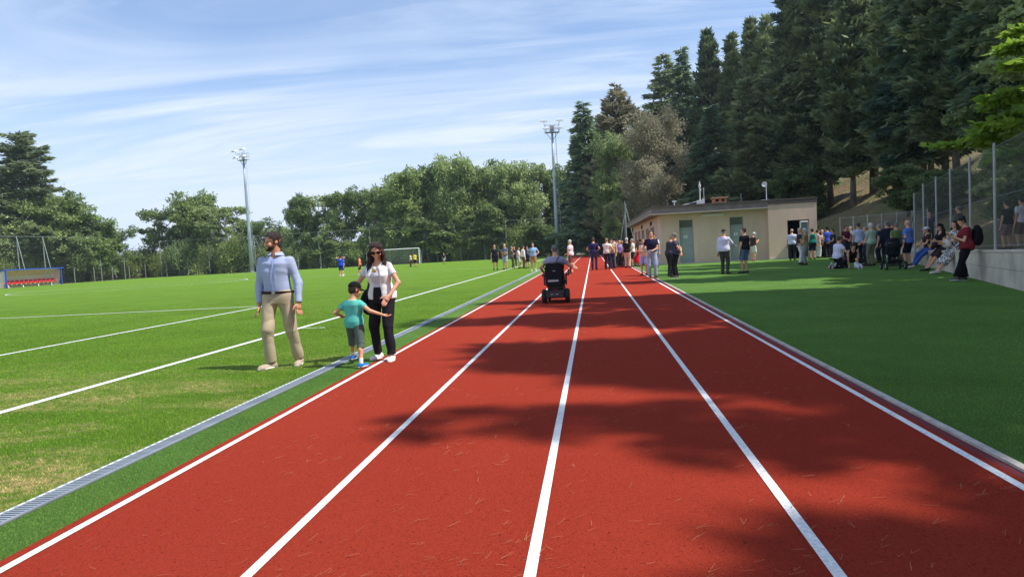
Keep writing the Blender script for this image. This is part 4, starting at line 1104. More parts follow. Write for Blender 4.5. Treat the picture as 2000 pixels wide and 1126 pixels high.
    if hk != 'none':
        if hk in ('long', 'curly'): lo2 = lo2-np.array([.25, .25, 1.1])*hs; hi2 = hi2+np.array([.25, .25, 0])*hs
        G = Field(lo2, hi2, hres); t_ = (.4 if cap else 1)*dict(short=.035, thick=.038, ring=.02, long=.04, curly=.042, bun=.045, buzz=.015)[hk]
        n = Bh @ unit([0, 1.05, -1.0])
        cl = [(n, hp_(0, .33, .40 if hk in ('short', 'thick', 'buzz') else .33))]
        if hk == 'ring': cl += [(Bh[:, 2], hp_(0, 0, .16))]
        G.ell(hp_(0, -.07, .13), (np.array([.325, .40, .365])+t_)*hs, Bh, 0, clip=cl)
        G.ell(hp_(0, -.18, -.06), (np.array([.285, .255, .28])+t_*.5)*hs, Bh, .04*hs, clip=[(Bh[:, 1], hp_(0, -.06, 0)), (-Bh[:, 2], hp_(0, 0, -.33))])
        for s in (1, -1): G.ell(hp_(s*.305, .03, .02), np.array([.035+t_*.4, .085, .17])*hs, Bh, .02*hs)
        if hk == 'bun': G.ell(hp_(0, -.42, .38), np.array([.20, .19, .19])*hs, Bh, .03*hs)
        if hk in ('long', 'curly'):
            gg = np.random.default_rng(4+seed); dn = np.array([0, 0, -1.])
            for k in range(26 if hk == 'curly' else 14):
                a = math.pi*(.02+.96*k/(25 if hk == 'curly' else 13)); x0, y0 = .36*math.cos(a), -.10-.34*math.sin(a)
                p = hp_(x0, y0, .10); q = p+dn*hs*(.60+.50*gg.random())+(Bt[:, 0]*x0*.45-Bt[:, 1]*.10)*hs; e = q+dn*hs*(.18+.25*gg.random())+gg.normal(size=3)*.05*hs
                if a < .7 or a > 2.44: q = q+Bt[:, 1]*.16*hs; e = e+Bt[:, 1]*.22*hs
                G.cap(p, q, .095*hs, .125*hs, .02*hs); G.cap(q, e, .12*hs, .045*hs, .02*hs)
        G.wrinkle(.012*hs/.23 if hk in ('curly',) else (.009 if res < .012 else .0055)*hs/.23, 95 if hk != 'curly' else 80, 5+seed, (1, 1, .6) if hk != 'curly' else (1, 1, 1.4))
        V, Q = G.mesh(); fmesh('hair', V, [tuple(q) for q in Q], hairm(hcx), body)
    if beard:
        G = Field(lo2, hi2, hres); G.ell(hp_(0, .09, -.21), np.array([.25, .285, .30])*hs, Bh, 0, clip=[(unit(Bh @ np.array([0, -.25, 1.])), hp_(0, .3, -.17)), (-Bh[:, 1], hp_(0, .02, 0))])
        G.ell(hp_(0, .30, -.40), np.array([.12, .105, .10])*hs, Bh, .05*hs)
        G.ell(hp_(0, .40, -.265), np.array([.11, .08, .022])*hs, Bh, .01*hs, sub=True)
        V, Q = G.mesh(); fmesh('beard', V, [tuple(q) for q in Q], hairm(beard), body)
    if cap:
        G = Field(hc-.75*hs, hc+.75*hs, hres); rev = len(cap) > 1 and cap[1] == 'back'; sg = -1 if rev else 1
        G.ell(hp_(0, -.07, .14), np.array([.375, .455, .40])*hs, Bh, 0, clip=[(-Bh @ unit([0, -.22*0+(-.12), 1]), hp_(0, 0, .14))])
        V, Q = G.mesh(); co = fmesh('cap', V, [tuple(q) for q in Q], fabric(cap[0]), body)
        b = MB(); n = 12; V = []
        for zz in (.16, .135):
            for (r1, r2) in ((.36, .36), (.37, .80)):
                for i in range(n+1):
                    a = math.pi*i/n; V.append(hp_(.36*math.cos(a)*.98, sg*(r2*math.sin(a)*.98 if r2 > .5 else .36*math.sin(a))-.06, zz-(.10*math.sin(a) if r2 > .5 else 0)))
        m1 = n+1; Fq = [(i, i+1, m1+i+1, m1+i) for i in range(n)]+[(2*m1+i+1, 2*m1+i, 3*m1+i, 3*m1+i+1) for i in range(n)]+[(m1+i, m1+i+1, 3*m1+i+1, 3*m1+i) for i in range(n)]
        b.add(V, Fq); b.build('brim', fabric(cap[0]), co, smooth=True)
    if glasses:
        b = MB()
        for s in (1, -1):
            V = []; n = 12
            for yy in (.405, .43):
                for k in range(n): a = 2*math.pi*k/n; V.append(hp_(s*.165+.135*math.cos(a), yy-.10*abs(s*.165+.135*math.cos(a)), .015+.10*math.sin(a)))
            b.add(V, [tuple(range(n-1, -1, -1)), tuple(range(n, 2*n))]+[(k, (k+1) % n, n+(k+1) % n, n+k) for k in range(n)])
            b.tube([hp_(s*.29, .36, .04), hp_(s*.36, .05, .05), hp_(s*.35, -.10, .0)], .022*hs, 5)
        b.tube([hp_(-.05, .42, .03), hp_(.05, .42, .03)], .02*hs, 5)
        m_, nt_, p_ = new_mat('dark sunglasses') if 'dark sunglasses' not in _M else (_M['dark sunglasses'], None, None)
        if nt_: p_.inputs['Base Color'].default_value = (.012, .010, .010, 1); p_.inputs['Roughness'].default_value = .12; _M['dark sunglasses'] = m_
        b.build('sunglasses', m_, body)
    J = dict(body=body, hand={s: wr_[s]+unit(wr_[s]-el[s])*.06*H for s in (1, -1)}, wrist=wr_, shoulder=sh, neck=neck, hip=hp, Bt=Bt, hc=hc, H=H, tab=tab, to=to, TL=TL_, elbow=el,
             M=Matrix.Translation(body.location) @ Matrix.Rotation(R(face), 4, 'Z'))
    J['w'] = lambda p: np.array(J['M'] @ Vector([float(v) for v in p]))
    return J
# ------------------------------------------------------------------ the family in front
def locf(px, py, pos, face, H, z=0, dz=0):
    g = at(px, py, z); d = rotz(-R(face)) @ np.array([g[0]-pos[0], g[1]-pos[1], 0]); return (d[0]/H, d[1]/H, dz)
def family():
    m, nt, p = new_mat('light blue striped shirt'); N, L = nt.nodes, nt.links
    tc = N.new('ShaderNodeTexCoord'); wv = N.new('ShaderNodeTexWave'); wv.inputs['Scale'].default_value = 26; wv.bands_direction = 'X'
    L.new(tc.outputs['Object'], wv.inputs[0])
    L.new(mixc(nt, wv.outputs[1], s2l((146, 158, 194)), s2l((174, 184, 212))), p.inputs['Base Color']); p.inputs['Roughness'].default_value = .8; p.inputs['Specular IOR Level'].default_value = .15
    add_bump(nt, p, noise_fac(nt, 30, 4), .15, .008)
    pos = (at(527, 720)+at(587, 712))/2; H = 1.79; f = 186
    man = person(pos, f, H, 'man in light blue shirt and beige chinos on the pitch looking to the side', ('shirt_in', None, m), ('trousers', (178, 162, 136)), (176, 158, 140), ('thick', (48, 36, 31)), (196, 140, 112),
                 arms=(((.040, .02, -.314), (.6, -.8, 0)), ((.055, .04, -.310), (.7, -.8, 0))), fat=.86, head=(R(-48), R(-6)), feet=(locf(531, 719, pos, f, H), locf(586, 711, pos, f, H)),
                 hip=(.015, .01, .520), side=-.03, lean=-.015, res=.0095, toes=(34, 6), beard=(52, 38, 32), belt=(46, 32, 30), collar=True, wr=.0058, curl=(.5, .5), group='family walking at the edge of the pitch', waist=.165)
    b = MB()
    # button strip of the shirt and a trouser fly seam
    tab = man['tab']; H_ = H; V = []
    for i in range(9):
        w = .19+.72*i/8; y = np.interp(w, [t[0] for t in tab], [t[2]+t[3] for t in tab])+.0125*H
        c = man['to']+man['Bt'][:, 2]*man['TL']*w+man['Bt'][:, 1]*y
        for s in (-1, 1): V.append(c+man['Bt'][:, 0]*s*.012)
    b.add(V, [(2*i, 2*i+1, 2*i+3, 2*i+2) for i in range(8)]); b.build('button_strip', fabric((140, 158, 205)), man['body'], smooth=True)
    pos = (at(741, 699)+at(767, 703))/2; H = 1.60; f = 170
    wo = person(pos, f, H, 'woman with long dark curly hair, sunglasses and white waistcoat reaching towards the boy', ('tee_in', (205, 200, 206)), ('trousers', (34, 32, 38)), (226, 222, 220), ('curly', (52, 35, 31)), (206, 152, 126),
                arms=(((.10, .12, -.235), (.8, -.6, -.2)), ((.05, .13, -.245), (.9, -.5, 0))), fem=True, fat=1.0, head=(R(22), R(-24)), headroll=.05, feet=(locf(741, 700, pos, f, H), locf(766, 704, pos, f, H)), hip=(.0, .0, .522), lean=.06,
                res=.0095, toes=(10, 16), glasses=True, extra='waistcoat', belt=None, wr=.0050, curl=(.25, .12), thumbs=(None, (.2, .3, .9)), group='family walking at the edge of the pitch', waist=.33)
    Bt, to, TL_ = wo['Bt'], wo['to'], wo['TL']
    b = MB(); n = 24; V = []
    for i in range(n):                      # gold necklace lying on the chest
        a = 2*math.pi*i/n; c = wo['neck']+Bt[:, 0]*math.cos(a)*.062+Bt[:, 1]*(.02+math.sin(a)*.066+.040*max(math.sin(a), 0))-Bt[:, 2]*(.02+.085*max(math.sin(a), 0)); V.append(tuple(c))
    b.tube(V+[V[0]], .0035, 5); c = wo['neck']+Bt[:, 1]*.138-Bt[:, 2]*.112; b.lathe([(.001, -.004), (.026, -.003), (.026, .003), (.001, .004)], tuple(c), 12, 'y'); b.build('necklace', mat('gold metal', (.62, .40, .12), .35, .1, 8, metal=.8), wo['body'], smooth=True)
    # shoulder bag: strap over her right shoulder, dark bag behind the hip
    t = empty('shoulder_bag', 'black shoulder bag hanging behind the hip of the woman in the white waistcoat', 'bag', wo['body'].location, R(f))
    b = MB(); s0 = wo['shoulder'][1]; p = [s0+Bt[:, 1]*.09-Bt[:, 2]*.22-Bt[:, 0]*.02, s0+Bt[:, 1]*.085-Bt[:, 2]*.07-Bt[:, 0]*.025, s0+Bt[:, 2]*.052-Bt[:, 0]*.02, s0-Bt[:, 1]*.10-Bt[:, 2]*.10, s0-Bt[:, 1]*.16-Bt[:, 2]*.40+Bt[:, 0]*.10]
    p.insert(0, s0+Bt[:, 1]*.07-Bt[:, 2]*.33+Bt[:, 0]*.03)
    for a, c in zip(p, p[1:]): b.bar(tuple(a), tuple(c), .034, .006, up=tuple(Bt[:, 1]))
    b.build('strap', BLACKP, t)
    G = Field(np.array([-.1, -.5, .5])*1, np.array([.55, .3, 1.25]), .014); c = s0-Bt[:, 1]*.10-Bt[:, 2]*.47+Bt[:, 0]*.115; G.ell(c, (.075, .16, .17), rotx(.25), .02); G.ell(c-np.array([0, 0, .06]), (.08, .17, .12), rotx(.25), .05); G.wrinkle(.006, 24, 2)
    V, Q = G.mesh(); fmesh('pouch', V, [tuple(q) for q in Q], fabric((26, 24, 28)), t)
    pos = (at(691, 711)+at(705, 720))/2; H = 1.09; f = -12
    boy = person(pos, f, H, 'small boy seen from behind in teal t-shirt, grey shorts and black cap', ('tee', (88, 180, 168)), ('shorts', (84, 98, 92)), (36, 110, 190), ('short', (70, 48, 34)), (214, 156, 124),
                 arms=(((.25, .06, -.145), (.2, -1, -.2)), ((.14, .10, -.155), (.5, -1, -.1))), child=1, head=(R(-30), R(-16)), feet=(locf(706, 719, pos, f, H), locf(690, 709, pos, f, H)), res=.0085, cap=((20, 20, 24), 'front'),
                 socks=(214, 210, 206), wr=.0042, curl=(.5, .6), fat=1.02, group='family walking at the edge of the pitch', hemw=-.08)
family()
# ------------------------------------------------------------------ everybody else
def hgt(px, fy, hy, z=0):
    return min(max((fy-hy)/((fy-hor(px))/(EYE-z)), 1.52), 1.84)
def crowd(px, fy, hy, face, label, z=0, **k):
    pos = at(px, fy, z); H = k.pop('H', None) or hgt(px, fy, hy, z); d = math.hypot(pos[0], pos[1])
    k.setdefault('res', .016 if d < 30 else (.019 if d < 60 else .024)); k.setdefault('seed', int(px) % 97)
    return person(pos, face, H, label, z=z, **k)
GREY, WHITEH, DARK, BROWN = (150, 148, 146), (205, 203, 200), (34, 28, 26), (74, 54, 40)
BALD = ('ring', (150, 140, 132))
S = lambda c: ('short', c)
TR, SHT = 'trousers', 'shorts'
G1 = 'group of people standing on the pitch near the touchline'
G2 = 'group of people standing on the track beside the building'
G3 = 'crowd standing in front of the building and on the lawn'
G4 = 'boys playing on the pitch'
G5 = 'women at the retaining wall'
WALK = ((.062, .12, 0), (-.062, -.12, .02))
def everybody():
    # on the pitch near the touchline
    crowd(968, 527, 476, 195, 'person in black polo shirt and black shorts, left end of the group on the pitch', top=('polo', (30, 34, 44)), bottom=(SHT, (26, 28, 36)), hair=S(DARK), group=G1)
    crowd(988, 526, 474, 160, 'bald person in grey blue shirt and light grey shorts holding hands together on the pitch', top=('polo', (92, 104, 130)), bottom=(SHT, (168, 172, 184)), hair=BALD, arms=('fold', 'front'), group=G1)
    crowd(1001, 523, 481, -70, 'person in brownish grey t-shirt and olive trousers in the middle of the pitch group', top=('tee', (110, 98, 96)), bottom=(TR, (84, 78, 66)), hair=S(GREY), arms=('fold', 'fold'), group=G1)
    crowd(1006, 520, 480, 180, 'person in dark jacket partly hidden behind the brownish grey t-shirt on the pitch', top=('jacket', (44, 42, 52)), bottom=(TR, (50, 52, 60)), hair=S(BROWN), group=G1)
    crowd(1014, 524, 482, -100, 'young person in white tank top and pale shorts on the pitch', top=('tank', (224, 214, 210)), bottom=(SHT, (196, 190, 186)), hair=S(BROWN), arms=('front', 'phone'), group=G1)
    crowd(1023, 524, 479, -60, 'person in white shirt and brown trousers on the pitch', top=('shirt', (232, 226, 222)), bottom=(TR, (112, 84, 74)), hair=S(BROWN), group=G1)
    crowd(1032, 523, 480, 150, 'person in navy blue polo and dark shorts behind the man in light blue', top=('polo', (52, 58, 98)), bottom=(SHT, (44, 46, 62)), hair=S(DARK), group=G1)
    crowd(1043, 529, 473, 182, 'man in light blue polo with hands on hips, khaki shorts and white socks', top=('polo', (140, 176, 222)), bottom=(SHT, (156, 122, 82)), hair=S(BROWN), arms=('hip', 'hip'), socks=(232, 228, 220), shoes=(220, 216, 208), group=G1)
    crowd(963, 513, 480, 100, 'child in white t-shirt running behind the pitch group', H=1.25, child=.6, top=('tee', (226, 230, 234)), bottom=(SHT, (170, 170, 170)), feet=WALK, arms=('phone', 'back'), hair=S(DARK), group=G1)
    # boys and others far out on the pitch
    crowd(667, 539, 494, 15, 'boy in blue kit with both hands behind his head on the pitch', H=1.66, top=('tee', (36, 72, 190)), bottom=(SHT, (40, 62, 150)), arms=('head', 'head'), hair=S(DARK), shoes=(220, 218, 214), group=G4)
    crowd(672, 537, 497, 120, 'boy standing directly behind the blue kit boy with raised hands', H=1.52, top=('tee', (70, 80, 150)), bottom=(SHT, (34, 38, 70)), hair=S(BROWN), shoes=(220, 218, 214), group=G4)
    crowd(704, 537, 497, 100, 'boy in orange vest and black shorts walking on the pitch', H=1.55, top=('tank', (212, 110, 70)), bottom=(SHT, (26, 26, 30)), feet=WALK, hair=S(BROWN), shoes=(210, 206, 200), group=G4)
    crowd(803, 521, 488, 90, 'boy in pale grey shirt and dark trousers in front of the goal', H=1.62, top=('tee', (190, 186, 184)), bottom=(TR, (60, 50, 50)), hair=S(DARK), group=G4)
    crowd(811, 521, 488, 0, 'boy in yellow shirt and dark shorts in front of the goal', H=1.66, top=('tee', (226, 214, 40)), bottom=(SHT, (34, 34, 44)), hair=S(DARK), group=G4)
    crowd(868, 515, 490, 170, 'boy in dark top and light shorts alone at the far right of the goal', H=1.5, top=('tee', (54, 52, 66)), bottom=(SHT, (190, 186, 190)), hair=S(BROWN), group=G4)
    # on the track
    crowd(1116, 531, 467, 62, 'white haired man in pale shirt and dark shorts striding across the track', top=('polo', (222, 206, 216)), bottom=(SHT, (96, 74, 72)), hair=S(WHITEH), arms=('front', 'down'), feet=((.06, .02, 0), (-.06, -.22, .09, -.6)), shoes=(226, 190, 150), group=G2)
    crowd(1161, 527, 463, -8, 'man in navy polo and jeans seen from behind, hands on his hips', top=('polo', (48, 42, 88)), bottom=(TR, (62, 66, 104)), hair=S(BROWN), arms=('hip', 'hip'), group=G2)
    crowd(1187, 526, 464, -15, 'person in white t-shirt and dark jeans holding a hand to the ear', top=('tee', (238, 226, 216)), bottom=(TR, (40, 44, 74)), hair=S((150, 122, 96)), arms=('hip', 'chin'), group=G2)
    crowd(1196, 524, 467, 170, 'person in khaki shirt with folded arms behind the white t-shirt on the track', top=('polo', (170, 146, 112)), bottom=(TR, (44, 46, 66)), hair=S(BROWN), arms=('fold', 'fold'), group=G2)
    crowd(1201, 523, 462, 120, 'tall person in white vest and grey trousers looking right on the track', top=('tank', (214, 206, 220)), bottom=(TR, (112, 108, 112)), hair=S(DARK), arms=('phone', 'down'), head=(-1.2, 0), group=G2)
    crowd(1212, 521, 468, 190, 'bald person in lilac shirt and dark camouflage trousers on the track', top=('polo', (152, 136, 190)), bottom=(TR, (62, 60, 56)), hair=BALD, group=G2)
    crowd(1207, 518, 465, 200, 'person in dark blue shirt and hat behind the bald man in lilac', top=('tee', (58, 54, 90)), bottom=(TR, (48, 46, 52)), cap=((52, 44, 50), 'front'), hair=S(DARK), group=G2)
    crowd(1226, 523, 463, -20, 'white haired man in black t-shirt and beige trousers seen from behind', top=('tee', (38, 30, 32)), bottom=(TR, (222, 186, 164)), hair=S(WHITEH), arms=('front', 'down'), group=G2)
    crowd(1237, 521, 465, 95, 'person in white t-shirt and black shorts facing the white haired man', top=('tee', (240, 234, 228)), bottom=(SHT, (44, 40, 46)), hair=S(GREY), arms=('front', 'front'), group=G2)
    crowd(1247, 520, 467, 60, 'woman in bright red skirt and dark top at the track edge', top=('tee', (66, 44, 44)), bottom=('skirt', (206, 22, 48)), hair=('long', (70, 36, 32)), fem=True, group=G2)
    crowd(1252, 518, 466, 10, 'person in dark green shirt behind the woman in the red skirt', top=('tee', (30, 84, 70)), bottom=(TR, (52, 52, 48)), hair=S(BROWN), group=G2)
    crowd(1217, 515, 468, 170, 'person in reddish top hidden between the lilac shirt and the white haired man', top=('tee', (150, 60, 66)), bottom=(TR, (60, 58, 66)), hair=S(DARK), group=G2)
    crowd(1259, 537, 464, 165, 'older woman in white top with orange pattern and lavender shorts', top=('tee', (234, 190, 168)), bottom=(SHT, (172, 172, 210)), hair=S((96, 60, 66)), fem=True, arms=('front', 'fold'), group=G2)
    crowd(1275, 543, 449, 178, 'man in navy polo, light grey trousers and brown shoes with hands in front', top=('polo_in', (34, 30, 58)), bottom=(TR, (166, 170, 190)), shoes=(112, 76, 60), hair=('thick', (48, 36, 32)), arms=('pocket', 'front'), belt=(180, 186, 200), group=G2)
    crowd(1281, 522, 456, 150, 'person with white sleeves and jeans mostly hidden behind the man in navy polo', top=('tee', (226, 222, 222)), bottom=(TR, (110, 140, 196)), hair=S(BROWN), group=G2)
    crowd(1309, 540, 456, -60, 'bald man bending his head behind the man with the grey cap', top=('polo', (70, 66, 78)), bottom=(TR, (54, 52, 58)), hair=BALD, lean=.16, head=(0, -.5), arms=('front', 'front'), group=G3)
    crowd(1322, 542, 453, 72, 'man in slate t-shirt, black trousers and grey cap with hands behind his back', top=('tee', (66, 68, 88)), bottom=(TR, (28, 26, 30)), cap=((122, 118, 112), 'front'), hair=S(GREY), arms=('back', 'back'), shoes=(84, 80, 80), lean=.05, group=G3)
    # in front of the building
    crowd(1416, 535, 446, -35, 'man in white long sleeved shirt with dark strap and grey trousers seen from behind', top=('shirt', (214, 208, 232)), bottom=(TR, (66, 66, 66)), cap=((58, 46, 40), 'front'), hair=S(GREY), arms=('point', 'down'), fat=1.12, group=G3)
    crowd(1456, 533, 443, 38, 'man in black t-shirt and denim shorts seen from behind', top=('tee', (30, 28, 36)), bottom=(SHT, (96, 116, 150)), hair=('thick', (58, 38, 32)), shoes=(56, 56, 60), fat=1.08, head=(.6, 0), group=G3)
    crowd(1472, 510, 452, -70, 'white haired man in dark shirt and white shorts reading beside the microphone stand', top=('tee', (74, 58, 56)), bottom=(SHT, (216, 210, 206)), hair=S(WHITEH), arms=('phone', 'phone'), head=(0, -.5), shoes=(140, 80, 60), group=G3)
    crowd(1505, 506, 446, 95, 'man in pale green shirt and jeans beside the loudspeaker', top=('roll', (200, 210, 190)), bottom=(TR, (108, 134, 170)), hair=S((120, 90, 76)), arms=('chin', 'phone'), group=G3)
    crowd(1548, 508, 446, -25, 'man in white polo with dark cross strap and dark trousers at the open doorway', top=('polo', (206, 206, 224)), bottom=(TR, (50, 46, 52)), hair=BALD, fat=1.08, group=G3)
    crowd(1563, 516, 444, -110, 'person in white trousers and dark patterned top in the sun', top=('tee', (62, 62, 66)), bottom=(TR, (236, 234, 232)), hair=S((208, 178, 160)), arms=('front', 'front'), shoes=(30, 28, 30), group=G3)
    crowd(1574, 517, 444, 72, 'white haired man in olive green polo and grey trousers in the sun', top=('polo', (140, 128, 88)), bottom=(TR, (142, 138, 138)), hair=S(WHITEH), arms=('front', 'front'), shoes=(60, 52, 50), group=G3)
    crowd(1588, 506, 445, 10, 'woman in teal green sleeveless top and dark shorts seen from behind', top=('tank', (18, 108, 98)), bottom=(SHT, (34, 36, 54)), hair=S((52, 40, 38)), fem=True, fat=1.1, group=G3)
    crowd(1598, 504, 447, -80, 'woman in long pale trousers half hidden behind the teal top', top=('tee', (196, 180, 172)), bottom=('wide', (206, 204, 202)), hair=S(DARK), fem=True, group=G3)
    crowd(1607, 503, 448, 165, 'white haired woman in cream top and black trousers with folded arms', top=('tee', (204, 190, 182)), bottom=('wide', (26, 24, 30)), hair=S(WHITEH), fem=True, arms=('fold', 'fold'), group=G3)
    crowd(1617, 503, 442, 20, 'man in bright blue t-shirt and dark trousers in the shade', top=('tee', (58, 84, 190)), bottom=(TR, (36, 36, 48)), cap=((28, 26, 34), 'front'), hair=S(DARK), group=G3)
    crowd(1628, 506, 446, 95, 'man in dark navy polo with arms together beside the bright blue t-shirt', top=('polo', (48, 46, 62)), bottom=(TR, (44, 42, 52)), hair=S(BROWN), arms=('front', 'front'), group=G3)
    crowd(1602, 500, 441, 175, 'dark haired person whose head shows above the crowd by the doorway', top=('tee', (80, 60, 60)), bottom=(TR, (48, 46, 52)), hair=S(DARK), group=G3)
    crowd(1653, 507, 439, 205, 'man in maroon polo and dark trousers with clasped hands', top=('polo', (98, 30, 52)), bottom=(TR, (56, 54, 66)), hair=S(BROWN), arms=('front', 'front'), fat=1.1, group=G3)
    crowd(1678, 512, 434, 8, 'man in pale blue short sleeved shirt and black trousers seen from behind', top=('polo', (186, 196, 226)), bottom=(TR, (30, 28, 34)), hair=S((70, 70, 74)), fat=1.05, group=G3)
    crowd(1693, 518, 440, 80, 'man in grey blue shirt and dark trousers behind the pale green t-shirt', top=('tee', (104, 110, 132)), bottom=(TR, (44, 44, 58)), hair=S(GREY), arms=('front', 'front'), group=G3)
    crowd(1703, 519, 434, 30, 'white haired man in pale green t-shirt and khaki trousers', top=('tee', (164, 188, 164)), bottom=(TR, (118, 118, 96)), hair=S(WHITEH), arms=('front', 'front'), group=G3)
    crowd(1719, 513, 436, 55, 'man in dark blue polo with reddish face next to the pale green t-shirt', top=('polo', (50, 52, 76)), bottom=(TR, (40, 40, 54)), hair=S(GREY), arms=('front', 'down'), group=G3)
    crowd(1734, 516, 430, 12, 'grey haired man in dark navy jacket behind the stroller', top=('jacket', (38, 38, 58)), bottom=(TR, (36, 36, 48)), hair=S((128, 124, 122)), group=G3)
    crowd(1752, 519, 433, 10, 'grey haired person in olive green polo with a strap behind the stroller', top=('polo', (106, 124, 72)), bottom=(TR, (70, 74, 62)), hair=S((116, 112, 108)), arms=('down', 'down'), group=G3)
    crowd(1775, 520, 428, 40, 'bald man in bright blue shirt and dark shorts at the end of the wall', top=('polo', (96, 124, 204)), bottom=(SHT, (34, 34, 52)), hair=('ring', (190, 160, 140)), fat=1.12, group=G3)
    crowd(1742, 509, 436, 190, 'person in black top barely visible between the stroller and the crowd', top=('tee', (34, 32, 40)), bottom=(TR, (34, 32, 40)), hair=S(DARK), group=G3)
    crowd(1662, 503, 441, 150, 'person in grey top hidden behind the man in maroon', top=('tee', (120, 116, 124)), bottom=(TR, (60, 58, 70)), hair=S(GREY), group=G3)
    # kneeling couple with the baby
    crowd(1636, 524, 470, -75, 'man in white t-shirt kneeling on the grass', H=1.74, hip=(0, 0, .235), feet=((.07, -.17, .0, -1.1), (-.07, -.15, .0, -1.1)), knees=((.1, 1, -.7), (-.1, 1, -.7)), lean=.10, top=('tee', (214, 212, 232)), bottom=(TR, (26, 24, 36)), hair=('buzz', (70, 50, 42)), arms=('rest', 'floor'), head=(0, -.3), shoes=(150, 148, 146), group='family sitting on the lawn')
    crowd(1664, 523, 482, 170, 'woman in black vest crouching over the baby', H=1.64, hip=(0, -.02, .20), feet=((.10, -.02, 0), (-.10, .0, 0)), knees=((.5, 1, .6), (-.5, 1, .6)), lean=.75, fem=True, top=('tank', (36, 24, 30)), bottom=(TR, (34, 30, 38)), hair=('bun', (36, 24, 22)), arms=('floor', 'floor'), head=(0, -.5), group='family sitting on the lawn')
    crowd(1673, 525, 503, 200, 'baby in white clothes sitting on the grass', H=.66, child=1.5, hip=(0, 0, .10), feet=((.10, .28, .02, .8), (-.10, .28, .02, .8)), knees=((.4, .3, 1), (-.4, .3, 1)), top=('shirt', (216, 214, 226)), bottom=('wide', (216, 214, 230)), shoes=(216, 212, 214), hair=('buzz', (196, 150, 110)), arms=('rest', 'rest'), res=.012, group='family sitting on the lawn')
    # sitting on the wall
    SIT = dict(hip=(0, -.02, .425), feet=((.06, .27, 0, 0), (-.05, .31, 0, 0)), knees=((.1, 1, .8), (-.1, 1, .8)))
    def sit(px, Y, face, label, H, zf, **k):
        x = wall_x(Y)+.02; kk = dict(SIT); kk['hip'] = (0, -.02, (WTOP(Y)+.085)/H); kk.update(k)
        return person(np.array([x, Y, 0]), face, H, label, group=G5, res=.015, seed=int(px) % 50, **kk)
    def onwall(px):
        lo, hi = 12, 40
        for _ in range(40):
            m_ = (lo+hi)/2; c = RM.T @ np.array([wall_x(m_), m_, WTOP(m_)-EYE])
            if CX-c[0]/c[2]*FPX > px: lo = m_
            else: hi = m_
        return lo
    R_ = {}
    R_['a'] = sit(1810, onwall(1812), 88, 'woman in white cap, dark brown top and blue jeans sitting on the wall', 1.60, 0, top=('tee', (58, 36, 38)), bottom=(TR, (66, 92, 162)), hair=S((60, 48, 46)), cap=((206, 204, 206), 'front'), arms=('lap', 'lap'), fem=True, fat=1.08, shoes=(196, 180, 170), lean=.12)
    R_['b'] = sit(1834, onwall(1838), 96, 'woman in black clothes and black hat sitting on the wall', 1.62, 0, top=('tee', (26, 24, 30)), bottom=('shorts', (60, 44, 48)), hair=('long', (36, 28, 30)), cap=((28, 24, 26), 'front'), arms=('lap', 'rest'), fem=True, lean=.10, shoes=(60, 52, 52))
    m, nt, p = new_mat('black and white floral cloth')
    nt.links.new(mixc(nt, noise_fac(nt, 22, 3, lo=.47, hi=.53), (.70, .67, .64), (.055, .05, .055)), p.inputs['Base Color']); p.inputs['Roughness'].default_value = .85
    R_['c'] = sit(1856, onwall(1862), 92, 'woman in black and white floral dress with dark hair sitting on the wall', 1.64, 0, top=('dress', None, m), bottom=('none', None), hair=('long', (36, 26, 28)), arms=('lap', 'lap'), fem=True, fat=1.15, shoes=(206, 190, 180), head=(.5, .05), lean=.0)
    red = crowd(1889, 548, 420, 78, 'woman in dark red t-shirt and wide black trousers reading her phone at the wall', top=('tee', (122, 38, 46)), bottom=('wide', (20, 18, 24)), hair=('bun', (28, 20, 22)), fem=True, fat=1.15, arms=('phone', 'phone'), head=(.1, -.45), lean=.06, feet=((.05, .02, 0), (-.05, .14, 0)), shoes=(90, 84, 88), hemw=-.16, res=.012, group=G5)
    # on the raised path behind the fence
    zz = .42
    crowd(1968, 487, 384, 20, 'person in black t-shirt and pinkish shorts on the path behind the fence', z=zz, H=1.74, top=('tee', (24, 22, 26)), bottom=(SHT, (150, 120, 122)), hair=('thick', (26, 20, 20)), res=.016, group='people walking on the path behind the fence')
    crowd(1997, 486, 362, 15, 'person in white t-shirt at the right picture edge behind the fence', z=zz, H=1.82, top=('tee', (214, 212, 220)), bottom=(SHT, (110, 84, 72)), hair=S((40, 30, 28)), fat=1.1, res=.016, group='people walking on the path behind the fence')
    crowd(1874, 487, 410, 60, 'person in dark grey clothes on the path behind the fence above the seated women', z=zz, H=1.72, top=('tee', (66, 68, 74)), bottom=(TR, (54, 54, 60)), hair=S((110, 104, 104)), res=.016, group='people walking on the path behind the fence')
    crowd(1815, 483, 438, 180, 'person in dark blue behind the fence next to the corner post', z=zz, H=1.68, top=('tee', (44, 46, 66)), bottom=(TR, (40, 40, 48)), hair=S(DARK), res=.018, group='people walking on the path behind the fence')
    return R_, red
WALL_W, RED_W = everybody()
